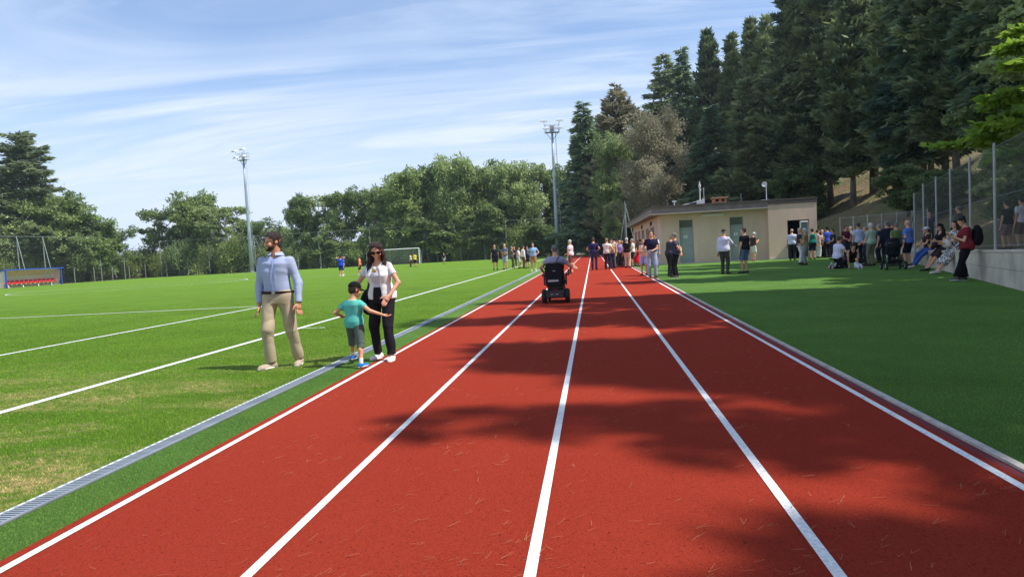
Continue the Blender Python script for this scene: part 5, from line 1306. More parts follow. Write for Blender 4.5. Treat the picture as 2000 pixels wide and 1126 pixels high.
# ---- things people carry
def pouch(name, label, cat, J, c, r, col, tilt=0):
    """soft bag at body-space point c of person J"""
    t = empty(name, label, cat, J['body'].location, J['body'].rotation_euler[2])
    G = Field(np.array(c)-np.array(r)*1.4, np.array(c)+np.array(r)*1.4, .014); G.ell(c, r, rotx(tilt), .02); G.ell(np.array(c)-np.array([0, 0, r[2]*.35]), np.array(r)*np.array([1.02, 1.02, .7]), rotx(tilt), .03); G.wrinkle(.005, 22, 4)
    V, Q = G.mesh(); fmesh('pouch', V, [tuple(q) for q in Q], fabric(col), t); return t
def props():
    J = RED_W; Bt = J['Bt']; bk = J['to']+Bt[:, 2]*J['TL']*.55-Bt[:, 1]*.235
    t = pouch('backpack', 'black backpack on the back of the woman in the dark red t-shirt', 'backpack', J, bk, (.16, .115, .25), (24, 22, 26))
    b = MB()
    for s in (1, -1):
        p = [J['shoulder'][s]+Bt[:, 0]*(-s*.03)+o for o in (-Bt[:, 1]*.14-Bt[:, 2]*.02, Bt[:, 2]*.055, Bt[:, 1]*.11-Bt[:, 2]*.08, Bt[:, 1]*.09-Bt[:, 2]*.24)]
        for a, c in zip(p, p[1:]): b.bar(tuple(a), tuple(c), .05, .012, up=tuple(Bt[:, 1]))
    b.build('strap', BLACKP, t)
    h = (J['hand'][1]+J['hand'][-1])/2+np.array([0, .02, .01]); b = MB(); b.bar(tuple(h+np.array([0, -.05, -.05])), tuple(h+np.array([0, .05, .05])), .075, .010, up=(0, -1, 1)); o = b.build('phone', BLACKP, loc=J['body'].location, rz=J['body'].rotation_euler[2]); tag(o, 'black phone in the hands of the woman in the dark red t-shirt', 'phone')
    J = WALL_W['c']; c = J['hip']+np.array([-.02, .24, .12]); t = pouch('handbag', 'pale beige handbag on the lap of the woman in the floral dress', 'handbag', J, c, (.19, .08, .12), (196, 186, 176))
    b = MB(); b.tube([tuple(c+np.array([-.14, 0, .06])), tuple(c+np.array([-.08, 0, .2])), tuple(c+np.array([.08, 0, .2])), tuple(c+np.array([.14, 0, .06]))], .008, 6); b.build('handle', fabric((170, 156, 144)), t)
    J = WALL_W['b']; c = J['hip']+np.array([.05, .22, .10]); t = pouch('handbag', 'dark brown handbag on the lap of the woman in the black hat', 'handbag', J, c, (.14, .09, .10), (54, 40, 38))
    b = MB(); b.tube([tuple(c+np.array([-.1, 0, .06])), tuple(c+np.array([0, 0, .17])), tuple(c+np.array([.1, 0, .06]))], .007, 6); b.build('handle', fabric((70, 50, 44)), t)
    h = J['hand'][-1]; b = MB(); b.tube([tuple(h+np.array([0, .05, -.45])), tuple(h), tuple(h+np.array([0, -.03, .22]))], .011, 6); b.tube([tuple(h+np.array([0, -.03, .22])), tuple(h+np.array([0, .06, .25]))], .012, 6)
    tag(b.build('walking_stick', mat('light wood', (.42, .28, .15), .6, .2, 10), loc=J['body'].location, rz=J['body'].rotation_euler[2]), 'light wooden walking stick held by the woman in the black hat', 'stick')
props()
# ---- stroller
def stroller():
    p = at(1745, 526); t = empty('stroller', 'black stroller with its hood closed standing on the lawn', 'stroller', (p[0], p[1], 0), R(-8))
    F_ = fabric((26, 26, 30))
    G = Field((-.3, -.42, .35), (.3, .42, 1.06), .016); G.ell((0, .0, .80), (.24, .30, .22), None, .02); G.ell((0, .12, .62), (.215, .30, .18), None, .05); G.cap((0, -.08, .92), (0, -.08, .60), .19, .19, .04); G.wrinkle(.004, 20, 3)
    V, Q = G.mesh(); fmesh('seat_shell', V, [tuple(q) for q in Q], F_, t)
    G = Field((-.31, -.40, .55), (.31, .36, 1.07), .016); G.ell((0, -.02, .82), (.265, .33, .215), None, 0, clip=[((0, .3, -1), (0, 0, .80))]); V, Q = G.mesh(); h = fmesh('hood', V, [tuple(q) for q in Q], fabric((34, 34, 40)), t)
    b = MB(); b.tube([(-.255, -.22, .82), (-.25, -.27, .90), (.25, -.27, .90), (.255, -.22, .82)], .008, 5); b.build('hood_rim', mat('grey rim', (.3, .3, .32), .5, .1, 5), h)
    b = MB()
    for s in (-1, 1): b.tube([(s*.26, -.42, 1.02), (s*.26, -.20, .62), (s*.25, .34, .13)], .014, 6); b.tube([(s*.25, .10, .50), (s*.27, -.30, .14)], .014, 6)
    b.tube([(-.27, -.30, .14), (.27, -.30, .14)], .012, 6); b.tube([(-.25, .34, .13), (.25, .34, .13)], .012, 6); b.build('frame', BLACKP, t)
    b = MB(); b.tube([(-.26, -.42, 1.02), (0, -.45, 1.04), (.26, -.42, 1.02)], .019, 8); b.build('handlebar', RUBBER, t)
    b = MB(); b.box(-.22, .22, -.22, .28, .20, .23); b.box(-.22, .22, -.235, -.22, .20, .34); b.build('basket', F_, t)
    for s in (-1, 1):
        for y, r in ((-.30, .14), (.34, .10)):
            b = MB(); b.lathe([(r*.86, -.028), (r, -.016), (r, .016), (r*.86, .028)], (s*.285, y, r), 18, 'x'); w = b.build('wheel', RUBBER, t, smooth=True)
            b = MB(); b.lathe([(r*.5, -.031), (r*.5, .031)], (s*.285, y, r), 12, 'x'); b.build('rim', mat('grey rim', (.3, .3, .32), .5, .1, 5), w)
stroller()
# ---- power wheelchair and its driver
def wheelchair():
    p = at(1088, 590); f = -4
    t = empty('power_wheelchair', 'black power wheelchair with tall padded back driving along the track', 'wheelchair', (p[0], p[1], 0), R(f))
    def part(b, n, m, par=t, **k): return b.build(n, m, par, **k)
    b = MB(); b.box(-.24, .24, -.28, .34, .12, .33); b.box(-.20, .20, -.20, .28, .33, .44); part(b, 'base', BLACKP, bevel=.03)
    b = MB(); b.box(-.22, .22, -.335, -.285, .14, .31); fr = part(b, 'rear_cover', mat('dark cover', (.028, .028, .032), .35, .1, 6), bevel=.012)
    for x in (-.085, -.045, .035, .075):
        b = MB(); b.lathe([(.011, -.004), (.011, .004)], (x, -.340, .225), 8, 'y'); part(b, 'indicator_dot', mat('pale dot', (.7, .7, .72), .4, .05, 4), fr)
    b = MB(); b.box(-.03, .05, -.345, -.337, .335, .35); part(b, 'rear_reflector', mat('red reflector', (.6, .02, .02), .3, .05, 4), fr)
    for s in (-1, 1):
        b = MB(); b.lathe([(.13, -.055), (.165, -.045), (.175, -.02), (.175, .02), (.165, .045), (.13, .055)], (s*.285, -.14, .175), 24, 'x'); w = part(b, 'drive_wheel', RUBBER, smooth=True)
        b = MB(); b.lathe([(.02, .062), (.11, .058), (.115, .05), (.115, -.05), (.11, -.058), (.02, -.062)], (s*.285, -.14, .175), 18, 'x'); part(b, 'rim', mat('dark grey rim', (.12, .12, .13), .4, .1, 5), w, smooth=True)
        b = MB(); b.lathe([(.075, -.03), (.10, -.02), (.10, .02), (.075, .03)], (s*.24, .42, .10), 16, 'x'); part(b, 'caster_wheel', RUBBER, smooth=True)
        b = MB(); b.bar((s*.24, .42, .11), (s*.20, .30, .26), .035); part(b, 'caster_fork', BLACKP)
        b = MB(); b.box(s*.29-.04, s*.29+.04, -.12, .24, .66, .71); part(b, 'armrest', mat('black vinyl', (.025, .025, .028), .55, .1, 6), bevel=.015)
        b = MB(); b.bar((s*.27, -.12, .44), (s*.27, -.12, .67), .035); part(b, 'armrest_post', BLACKP)
    b = MB(); b.box(-.24, .24, -.16, .30, .46, .545); part(b, 'seat', fabric((26, 26, 30)), bevel=.025)
    # tall rounded back shell
    n = 18; out = []
    for i in range(n+1): a = math.pi*i/n; out.append((.235*math.copysign(abs(math.cos(a))**.55, math.cos(a)), .80+.19*math.sin(a)**.8))
    out += [(-.225, .42), (.225, .42)]
    b = MB(); b.prism(out, -.27, -.19); bk = part(b, 'backrest', fabric((24, 24, 28)), bevel=.025)
    b = MB(); b.prism([(x*.86, .70+(z-.70)*.82) for x, z in out if z > .6]+[(-.2, .60), (.2, .60)], -.292, -.272); part(b, 'back_panel', fabric((32, 32, 38)), bk, bevel=.01)
    b = MB(); b.box(-.19, .19, -.36, -.273, .43, .63); bp_ = part(b, 'rear_pouch', fabric((30, 30, 36)), bk, bevel=.02)
    b = MB(); b.box(-.15, .11, -.366, -.361, .535, .578); part(b, 'reflective_strip', mat('reflective grey', (.50, .50, .54), .4, .08, 6), bp_)
    b = MB(); b.box(-.03, .03, -.298, -.293, .785, .80); part(b, 'small_badge', mat('reflective grey', (.5, .5, .54), .4, .08, 6), bk)
    b = MB(); b.tube([(-.235, -.24, .86), (-.25, -.33, .90), (-.22, -.36, .96), (-.10, -.34, .985)], .017, 8); b.tube([(.235, -.24, .86), (.25, -.33, .90), (.22, -.36, .96), (.10, -.34, .985)], .017, 8); b.tube([(-.10, -.34, .985), (-.02, -.30, .97)], .017, 8); b.tube([(.10, -.34, .985), (.02, -.30, .97)], .017, 8)
    part(b, 'push_handle', RUBBER)
    b = MB(); b.bar((.02, -.285, .94), (.12, -.17, 1.13), .03, .012); part(b, 'strap', BLACKP, bk)
    b = MB(); b.tube([(.29, .24, .70), (.29, .30, .74)], .02, 8); b.lathe([(.012, 0), (.02, .05), (.008, .06)], (.29, .27, .75), 8); part(b, 'joystick', BLACKP)
    b = MB(); b.box(-.19, .19, .46, .66, .10, .13); b.bar((-.12, .34, .40), (-.12, .52, .13), .035); b.bar((.12, .34, .40), (.12, .52, .13), .035); part(b, 'footrest', BLACKP)
    H = 1.70
    person(p, f, H, 'man in grey cap and lilac grey shirt driving the black power wheelchair', ('polo', (150, 146, 172)), ('trousers', (60, 62, 72)), (60, 56, 54), ('short', (120, 116, 112)), arms=(((.10, .16, -.19), (.9, -.5, -.3)), ((.10, .16, -.19), (.9, -.5, -.3))), fat=1.22,
           hip=(0, .02, .375), feet=((.06, .33, .078), (-.06, .33, .078)), knees=((.1, 1, .9), (-.1, 1, .9)), lean=-.03, cap=((112, 118, 112), 'front'), res=.012, head=(.1, -.1), group=G2)
wheelchair()
# ------------------------------------------------------------------ trees
BARK = mat('grey brown bark', (.15, .13, .11), .9, .35, 5, bump=.8, bscale=18, bdist=.04, stretch=(1, 1, .3))
BARKP = mat('pale grey bark', (.26, .23, .19), .9, .30, 4, bump=.6, bscale=14, bdist=.03, stretch=(1, 1, .3))
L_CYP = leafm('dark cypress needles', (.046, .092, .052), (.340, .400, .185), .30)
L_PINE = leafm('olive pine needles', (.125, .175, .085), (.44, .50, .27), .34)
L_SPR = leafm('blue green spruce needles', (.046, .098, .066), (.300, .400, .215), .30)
L_OAK = leafm('mid green leaves', (.115, .170, .062), (.42, .52, .18), .38)
L_ASH = leafm('light green leaves', (.150, .215, .085), (.48, .57, .24), .40)
L_DRK = leafm('deep green leaves', (.072, .125, .052), (.34, .44, .15), .34)
L_BRI = leafm('fresh yellow green leaves', (.130, .240, .020), (.320, .470, .060), .5)
L_BRN = leafm('grey brown dry foliage', (.145, .132, .085), (.44, .41, .27), .34)
L_BSH = leafm('pale bush leaves', (.145, .210, .055), (.40, .46, .16), .42)

def leaf_mesh(name, P, D, ln, wd, var, g, flat_=.0):
    """one small kite-shaped leaf spray at every point P along direction D"""
    n = len(P); D = D/np.maximum(np.linalg.norm(D, axis=1, keepdims=True), 1e-6)
    q = g.normal(size=(n, 3)); q[:, 2] += flat_*3
    T = np.cross(D, q); T /= np.maximum(np.linalg.norm(T, axis=1, keepdims=True), 1e-6)
    l = (ln*(.6+.8*g.random(n)))[:, None]; w = (wd*(.6+.8*g.random(n)))[:, None]
    V = np.stack([P, P+D*l*.45+T*w*.5, P+D*l, P+D*l*.45-T*w*.5], 1).reshape(-1, 3)
    return mesh_np(name, V, np.arange(4*n).reshape(-1, 4), attr=var)
def trunk_mb(b, h, r, g, bend=.02, n=8, seg=8):
    pts = []; rr = []; x = y = 0
    for i in range(seg+1):
        t = i/seg; pts.append((x, y, h*t-.15*(i == 0))); rr.append(max(r*(1-t)**.8*(1.25 if i == 0 else 1), .02))
        x += g.normal()*bend*h/seg; y += g.normal()*bend*h/seg
    b.tube(pts, rr, n); return np.array(pts)
def conifer(h, rad, seed, n, droop, base=.12, power=.8, ln=.42, wd=.13, whorl=.0, gap=.15, up=.0, tip=.25):
    """trunk mesh and needle mesh of a conifer of height h"""
    g = np.random.default_rng(seed); tb = MB(); tp = trunk_mb(tb, h*.98, h*.009+.05, g, .012)
    nb = int(h*9); Ps, Ds, Vs = [], [], []
    wgt = []
    br = []
    for i in range(nb):
        t = base+(1-base)*((i+g.random())/nb)
        if whorl: t = base+(1-base)*(round((t-base)/(1-base)*whorl)/whorl)+g.normal()*.014
        t = min(t, .995)
        env = rad*((1-t)**power)*min(1, (.45+(t-base)*5))
        R_ = max(env*(.62+.5*g.random()), tip)
        if g.random() < gap: R_ *= .55
        a = g.random()*2*math.pi; el = droop+g.normal()*.12+up*t
        br.append((t*h, a, R_, el)); wgt.append(R_**1.25)
    wgt = np.array(wgt); cnt = np.maximum((wgt/wgt.sum()*n).astype(int), 8)
    for (z, a, R_, el), c in zip(br, cnt):
        bx = float(np.interp(z, tp[:, 2], tp[:, 0])); by = float(np.interp(z, tp[:, 2], tp[:, 1]))
        d = np.array([math.cos(a)*math.cos(el), math.sin(a)*math.cos(el), math.sin(el)])
        side = np.array([-math.sin(a), math.cos(a), 0]); upv = np.cross(d, side)*-1
        s = 1-g.random(c)**1.6*.92                       # more sprays towards the tip
        fan = R_*.30*(1.05-s)+.10
        off = side*(g.normal(size=c)*fan)[:, None]+np.array([0, 0, 1])*(g.normal(size=c)*fan*.38)[:, None]
        sag = -.10*R_*(s**2)*(1 if droop < .1 else -.6)
        p = np.array([bx, by, z])+d*(s*R_)[:, None]+off; p[:, 2] += sag
        Ps.append(p); Ds.append(d*.9+side*(g.normal(size=c)*.55)[:, None]+g.normal(size=(c, 3))*.35+np.array([0, 0, -.1+up*.6]))
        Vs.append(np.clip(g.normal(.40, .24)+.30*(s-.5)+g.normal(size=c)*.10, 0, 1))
        if R_ > .5 and g.random() < .5:
            tb.tube([(bx, by, z), tuple(np.array([bx, by, z])+d*R_*.75)], [.02+.012*R_, .008], 4, False)
    me = leaf_mesh('crown', np.concatenate(Ps), np.concatenate(Ds), ln, wd, np.concatenate(Vs), g)
    return tb, me
def broad(h, rad, seed, n, cb=.28, ln=.26, wd=.17, clump=1.1, open_=.0, limbs=7, flatten=.9, vmean=.45, fill=0):
    """broadleaf tree: trunk, limbs that fork, leaf clumps at their ends"""
    g = np.random.default_rng(seed); tb = MB(); tp = trunk_mb(tb, h*.80, h*.014+.07, g, .05)
    ends = []
    def at_(z): return np.array([np.interp(z, tp[:, 2], tp[:, 0]), np.interp(z, tp[:, 2], tp[:, 1]), z])
    for i in range(limbs):
        t = cb+(.78-cb)*(i+.6*g.random())/limbs; p0 = at_(h*t)
        a = i*2.4+g.normal()*.4; el = .35+.75*(t-cb)/(.8-cb)+g.normal()*.15
        env = rad*math.sqrt(max(.10, 1-((t-cb-.18)/(.95-cb))**2))
        L_ = env*(.62+.35*g.random())/max(math.cos(el), .45)
        d = np.array([math.cos(a)*math.cos(el), math.sin(a)*math.cos(el), math.sin(el)])
        mid = p0+d*L_*.5+g.normal(size=3)*.07*L_; end = p0+d*L_+np.array([0, 0, .08*L_])
        end[2] = min(end[2], h*.93)
        r0 = .035+.012*L_+.004*h*(1-t)
        tb.tube([p0, mid, end], [r0, r0*.65, r0*.3], 5, False)
        for k in range(4):
            f = .45+.55*(k+g.random())/4; q = p0+(end-p0)*f
            e = q+g.normal(size=3)*np.array([.34, .34, .26])*L_*.62+np.array([0, 0, .10*L_])
            e[2] = min(max(e[2], h*cb*.8), h*.96)
            tb.tube([q, (q+e)/2+g.normal(size=3)*.05*L_, e], [r0*.45, r0*.3, .012], 4, False); ends.append(e)
        ends.append(end)
    top = at_(h*.8)
    for k in range(5):
        e = top+np.array([g.normal()*rad*.24, g.normal()*rad*.24, h*.06+g.random()*h*.12]); ends.append(e)
        tb.tube([top-np.array([0, 0, h*.1]), e], [.05, .012], 4, False)
    for k in range(fill):
        q = g.normal(size=3); q /= np.linalg.norm(q); f = (.45+.55*g.random()**.6)
        wob = 1+.22*math.sin(3*math.atan2(q[1], q[0])+seed)+.15*math.sin(5*q[2]*3+seed)
        ends.append(np.array([q[0]*rad*.86*f*wob, q[1]*rad*.86*f*wob, h*.53+q[2]*h*.41*f]))
    ends = np.array(ends)
    keep = g.random(len(ends)) > open_; keep[-3:] = True
    ends = ends[keep]; m = len(ends)
    rc = clump*(.6+.75*g.random(m)); cnt = (rc**2/np.sum(rc**2)*n).astype(int)
    Ps, Ds, Vs = [], [], []
    for e, r, c in zip(ends, rc, cnt):
        # every clump is itself a handful of twig tufts, so its outline stays ragged
        k = 7; tuf = g.normal(size=(k, 3)); tuf /= np.linalg.norm(tuf, axis=1, keepdims=True); tuf *= (r*(.35+.75*g.random(k)))[:, None]; tuf[:, 2] *= flatten
        w = g.integers(0, k, c); o = tuf[w]+np.clip(g.normal(size=(c, 3)), -1.9, 1.9)*r*.30*np.array([1, 1, .62])
        p = e+o; Ps.append(p); Ds.append(o*.5/r+g.normal(size=(c, 3))*.7+np.array([0, 0, -.25]))
        tv = g.normal(0, .10, k)
        Vs.append(np.clip(g.normal(vmean, .12)+tv[w]+g.normal(size=c)*.08, 0, 1))
    me = leaf_mesh('crown', np.concatenate(Ps), np.concatenate(Ds), ln, wd, np.concatenate(Vs), g, .35)
    return tb, me
def bushm(h, rad, seed, n, ln=.20, wd=.14, vmean=.5):
    g = np.random.default_rng(seed); tb = MB(); Ps, Ds, Vs = [], [], []
    m = 22
    for i in range(m):
        a = g.random()*2*math.pi; rr = rad*math.sqrt(g.random())*.85; z = h*(.15+.72*g.random()*(1-(rr/rad)**2*.5))
        e = np.array([rr*math.cos(a), rr*math.sin(a), z]); tb.tube([(e[0]*.2, e[1]*.2, -.1), (e[0]*.6, e[1]*.6, z*.5), tuple(e)], [.05, .03, .01], 4, False)
        r = rad*(.22+.22*g.random()); c = n//m
        k = 5; tuf = g.normal(size=(k, 3)); tuf /= np.linalg.norm(tuf, axis=1, keepdims=True); tuf *= r*.8
        w = g.integers(0, k, c); o = tuf[w]+g.normal(size=(c, 3))*r*.35
        p = e+o; p[:, 2] = np.abs(p[:, 2]); Ps.append(p); Ds.append(o+g.normal(size=(c, 3))*r*.8)
        Vs.append(np.clip(g.normal(vmean, .15)+g.normal(size=c)*.1, 0, 1))
    me = leaf_mesh('foliage', np.concatenate(Ps), np.concatenate(Ds), ln, wd, np.concatenate(Vs), g)
    return tb, me
def spray_tree(h, rad, seed, n, ln, wd, nb=11, cb=.35):
    """young tree whose thin branches carry leaves in flat, layered sprays"""
    g = np.random.default_rng(seed); tb = MB(); tp = trunk_mb(tb, h*.95, h*.010+.03, g, .04); Ps, Ds, Vs = [], [], []
    for i in range(nb):
        t = cb+(.96-cb)*i/nb; p0 = np.array([np.interp(h*t, tp[:, 2], tp[:, 0]), np.interp(h*t, tp[:, 2], tp[:, 1]), h*t])
        a = i*2.4+g.normal()*.3; L_ = rad*(.55+.5*g.random())*(1-.55*max(t-.55, 0)/.45); el = .30+.25*g.random()
        d = np.array([math.cos(a)*math.cos(el), math.sin(a)*math.cos(el), math.sin(el)]); sd = np.array([-math.sin(a), math.cos(a), 0])
        path = [p0+d*L_*s-np.array([0, 0, .34*L_*s*s])+sd*.06*L_*math.sin(4*s+i) for s in np.linspace(0, 1, 6)]
        tb.tube(path, [.028, .022, .017, .012, .008, .004], 5, False)
        v0 = g.normal(.5, .18)
        for k in range(11):
            s = .18+.82*(k+g.random())/11; j = min(int(s*5), 4); q = path[j]+(path[j+1]-path[j])*(s*5-j)
            sg = 1 if k % 2 else -1; tl = L_*(.16+.24*g.random())*(1.1-.6*s); td = unit(d*.8+sd*sg*(.8+.4*g.random())+np.array([0, 0, g.normal()*.12-.10])); e_ = q+td*tl
            tb.tube([q, e_], [.007, .003], 4, False)
            c = max(int(n/(nb*11)), 3); u = g.random(c)
            p = q+(e_-q)*u[:, None]+g.normal(size=(c, 3))*np.array([.075, .075, .030]); Ps.append(p)
            Ds.append(td*.5+g.normal(size=(c, 3))*.6+np.array([0, 0, -.25])); Vs.append(np.clip(v0+g.normal(size=c)*.14, 0, 1))
    return tb, leaf_mesh('crown', np.concatenate(Ps), np.concatenate(Ds), ln, wd, np.concatenate(Vs), g, .5)
PROTO = {}
def proto(key, h, rad, tb, crown, bark, leaf):
    tme = bpy.data.meshes.new('trunk'); tme.from_pydata(tb.v, [], tb.f)
    for p in tme.polygons: p.use_smooth = len(p.vertices) == 4
    tme.materials.append(bark); crown.materials.append(leaf)
    PROTO[key] = (h, rad, tme, crown)
def P_(key, h, rad, gen, bark, leaf): tb, c = gen; proto(key, h, rad, tb, c, bark, leaf)
# tall dark conifers of the right-hand wood
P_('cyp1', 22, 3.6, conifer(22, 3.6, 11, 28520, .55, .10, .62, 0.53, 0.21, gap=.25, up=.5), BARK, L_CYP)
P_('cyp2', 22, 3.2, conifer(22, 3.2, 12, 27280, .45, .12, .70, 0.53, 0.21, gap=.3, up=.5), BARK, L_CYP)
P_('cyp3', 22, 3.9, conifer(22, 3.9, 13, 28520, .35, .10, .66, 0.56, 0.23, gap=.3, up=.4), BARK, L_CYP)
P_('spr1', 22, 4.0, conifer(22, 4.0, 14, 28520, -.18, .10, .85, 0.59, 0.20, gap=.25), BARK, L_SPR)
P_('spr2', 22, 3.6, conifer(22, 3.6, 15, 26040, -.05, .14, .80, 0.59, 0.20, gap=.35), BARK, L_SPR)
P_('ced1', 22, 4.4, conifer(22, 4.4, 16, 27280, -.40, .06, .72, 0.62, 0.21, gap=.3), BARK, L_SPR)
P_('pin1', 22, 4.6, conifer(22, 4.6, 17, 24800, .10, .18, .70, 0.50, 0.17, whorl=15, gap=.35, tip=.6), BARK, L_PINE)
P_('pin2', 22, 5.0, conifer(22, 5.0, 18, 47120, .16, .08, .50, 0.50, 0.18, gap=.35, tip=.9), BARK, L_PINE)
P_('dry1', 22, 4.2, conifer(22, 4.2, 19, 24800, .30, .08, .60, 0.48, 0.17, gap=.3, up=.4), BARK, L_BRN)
# broadleaf trees
P_('oak1', 14, 4.6, broad(14, 4.6, 21, 29920, .22, 0.41, 0.30, 1.35, fill=46), BARK, L_OAK)
P_('oak2', 14, 4.2, broad(14, 4.2, 22, 28560, .20, 0.41, 0.30, 1.25, limbs=8, fill=46), BARK, L_DRK)
P_('oak3', 14, 5.0, broad(14, 5.0, 23, 29920, .25, 0.41, 0.30, 1.4, limbs=8, fill=46), BARK, L_ASH)
P_('ash1', 14, 4.4, broad(14, 4.4, 24, 10118, .34, 0.38, 0.27, .95, .10, fill=12), BARKP, L_ASH)
P_('ash2', 14, 4.0, broad(14, 4.0, 25, 8768, .38, 0.38, 0.27, .9, .12, limbs=7, fill=8), BARKP, L_OAK)
P_('ash3', 14, 5.2, broad(14, 5.2, 26, 10118, .36, 0.38, 0.27, 1.0, .1, limbs=8, fill=14), BARK, L_DRK)
P_('brn1', 14, 4.6, broad(14, 4.6, 27, 44000, .12, .24, .12, 1.2, .0, limbs=10, fill=40), BARKP, L_BRN)
P_('bri1', 6, 2.6, spray_tree(6, 2.6, 28, 8800, .16, .11), BARK, L_BRI)
P_('hrn1', 8, 3.0, spray_tree(8, 3.0, 41, 17000, .19, .13, 17, .15), BARK, L_ASH)
P_('opn1', 22, 4.4, conifer(22, 4.4, 43, 9000, .08, .22, .60, .50, .20, whorl=11, gap=.4, tip=.7), BARK, L_CYP)
P_('opn2', 22, 4.2, conifer(22, 4.2, 44, 8500, .25, .20, .62, .50, .20, whorl=13, gap=.5, tip=.6), BARK, L_SPR)
P_('frs1', 12, 3.2, broad(12, 3.2, 29, 30000, .2, .26, .18, .9, limbs=8, fill=26), BARK, L_ASH)
P_('bus1', 3, 2.4, bushm(3, 2.4, 31, 12000), BARK, L_BSH)
P_('bus2', 3, 2.6, bushm(3, 2.6, 32, 12000, vmean=.4), BARK, L_OAK)
P_('bus3', 3, 2.2, bushm(3, 2.2, 33, 10000), BARK, L_DRK)
_tr = random.Random(3)
def tree(kind, name, label, x, y, h, w=1.0, group=None, z=None, cat='tree', rz=None):
    """w is the crown radius in metres"""
    ph, prad, tme, cme = PROTO[kind]
    z = float(hill(x, y))-.04 if z is None else z
    t = empty(name, label, cat, (x, y, z), _tr.random()*6.28 if rz is None else rz, group)
    s = (w/prad, w/prad, h/ph)
    for nm, me in (('trunk', tme), ('foliage' if 'bus' in kind else 'crown', cme)):
        o = link('stem' if ('bus' in kind and nm == 'trunk') else nm, me, None, t); o.scale = s if nm == 'crown' or 'bus' in kind or s[0] < s[2] or kind[:3] not in ('cyp', 'spr', 'ced', 'pin', 'dry') else (s[2], s[2], s[2])
    return t
def tree_px(kind, name, label, px, top, Y, wpx, **k):
    x = ray(px, hor(px), Y)[0]; z0 = float(hill(x, Y)); ztop = EYE+(hor(px)-top)/FPX*Y
    return tree(kind, name, label, x, Y, ztop-z0, wpx/FPX*Y, **k)

# the wood on the right, from the end of the track towards the camera
GW = 'conifers of the wood on the right'
tree_px('ced1', 'conifer_tree', 'dark drooping cedar at the left end of the wood, straight beyond the track', 1152, 203, 100, 84, group=GW)
tree_px('spr1', 'conifer_tree', 'narrow dark spruce just behind the right floodlight mast', 1122, 330, 112, 46, group=GW)
tree_px('dry1', 'conifer_tree', 'tall olive brown conifer right of the drooping cedar', 1218, 176, 94, 96, group=GW)
tree_px('dry1', 'conifer_tree', 'second olive brown conifer with a lower top behind the grey brown tree', 1256, 222, 90, 90, group=GW)
tree_px('ced1', 'conifer_tree', 'second drooping cedar with a lower top right behind the first one', 1186, 226, 104, 84, group=GW)
tree_px('frs1', 'broadleaf_tree', 'light green broadleaf tree between the cedar and the grey brown tree', 1204, 275, 88, 38)
tree_px('brn1', 'broadleaf_tree', 'grey brown half dry tree above the left roof corner of the building', 1278, 236, 79, 66)
tree_px('pin1', 'conifer_tree', 'pine with tiered branches against the sky behind the grey brown tree', 1312, 126, 100, 92, group=GW)
tree_px('spr2', 'conifer_tree', 'slim pointed spruce next to the tiered pine', 1347, 108, 96, 66, group=GW)
tree_px('frs1', 'broadleaf_tree', 'small fresh green tree at the far net poles left of the building', 1198, 396, 84, 16)
row = [('cyp1', 1392, 84, 90, 52, 'dark cypress, second spire right of the slim pointed spruce'), ('cyp2', 1440, 95, 88, 50, 'dark cypress with low shoulder between the two spires above the antenna mast'),
       ('cyp1', 1478, 66, 86, 50, 'dark cypress with a thin spire above the white strip light'), ('cyp3', 1512, 60, 84, 46, 'dark cypress tucked against the tallest trunks above the second door'),
       ('spr1', 1398, 215, 76, 58, 'shorter sunlit conifer behind the brick chimney'), ('cyp3', 1462, 175, 74, 56, 'shorter sunlit conifer behind the middle of the roof'),
       ('cyp2', 1548, -2, 72, 62, 'very tall cypress leading the highest group above the dish'), ('cyp1', 1584, -30, 74, 58, 'very tall cypress behind the dish and cut by the top of the picture'),
       ('cyp3', 1625, -55, 70, 66, 'very tall broad cypress above the right corner of the building'), ('cyp2', 1668, -40, 64, 60, 'tall cypress over the sunny bank right of the building'),
       ('spr2', 1706, 8, 66, 50, 'tall spruce under the small gap of sky at the top edge'), ('cyp1', 1752, -60, 60, 66, 'tall dark cypress behind the rear garden fence'),
       ('spr1', 1806, -120, 54, 76, 'huge dark spruce behind the corner post of the chain link fence'), ('cyp3', 1872, -180, 48, 84, 'huge dark cypress behind the bright leafy branches'),
       ('cyp1', 1940, -240, 44, 90, 'huge dark cypress near the top right corner'), ('spr2', 1995, -260, 40, 90, 'huge spruce cut by the right edge of the picture'),
       ('cyp1', 1340, 225, 92, 56, 'dark conifer filling the gap behind the grey brown tree'), ('cyp2', 1245, 300, 104, 60, 'dark conifer deep in shade behind the grey brown tree'),
       ('spr1', 1182, 330, 108, 50, 'dark spruce in shade below the drooping cedar'), ('cyp3', 1510, 205, 80, 54, 'shaded conifer behind the roof below the tallest group')]
for k, px, top, Y, w, lab in row: tree_px(k, 'conifer_tree', lab, px, top, Y, w*1.5, group=GW)
# deeper rows of the same wood, seen only between the front trees
dr = random.Random(8)
ords = ['first', 'second', 'third', 'fourth', 'fifth', 'sixth', 'seventh', 'eighth', 'ninth', 'tenth', 'eleventh', 'twelfth', 'thirteenth', 'fourteenth', 'fifteenth', 'sixteenth']
for i in range(10):
    Y = 104-i*5.4+dr.uniform(-1.5, 1.5); x = 22+dr.uniform(-1.5, 3)+i*.6
    tree(['cyp2', 'spr1', 'cyp1', 'cyp3'][i % 4], 'conifer_tree', '%s dark conifer from the far end in the shaded back row of the wood' % ords[i], x, Y, 19+dr.uniform(-2, 4), 4.2, group=GW)
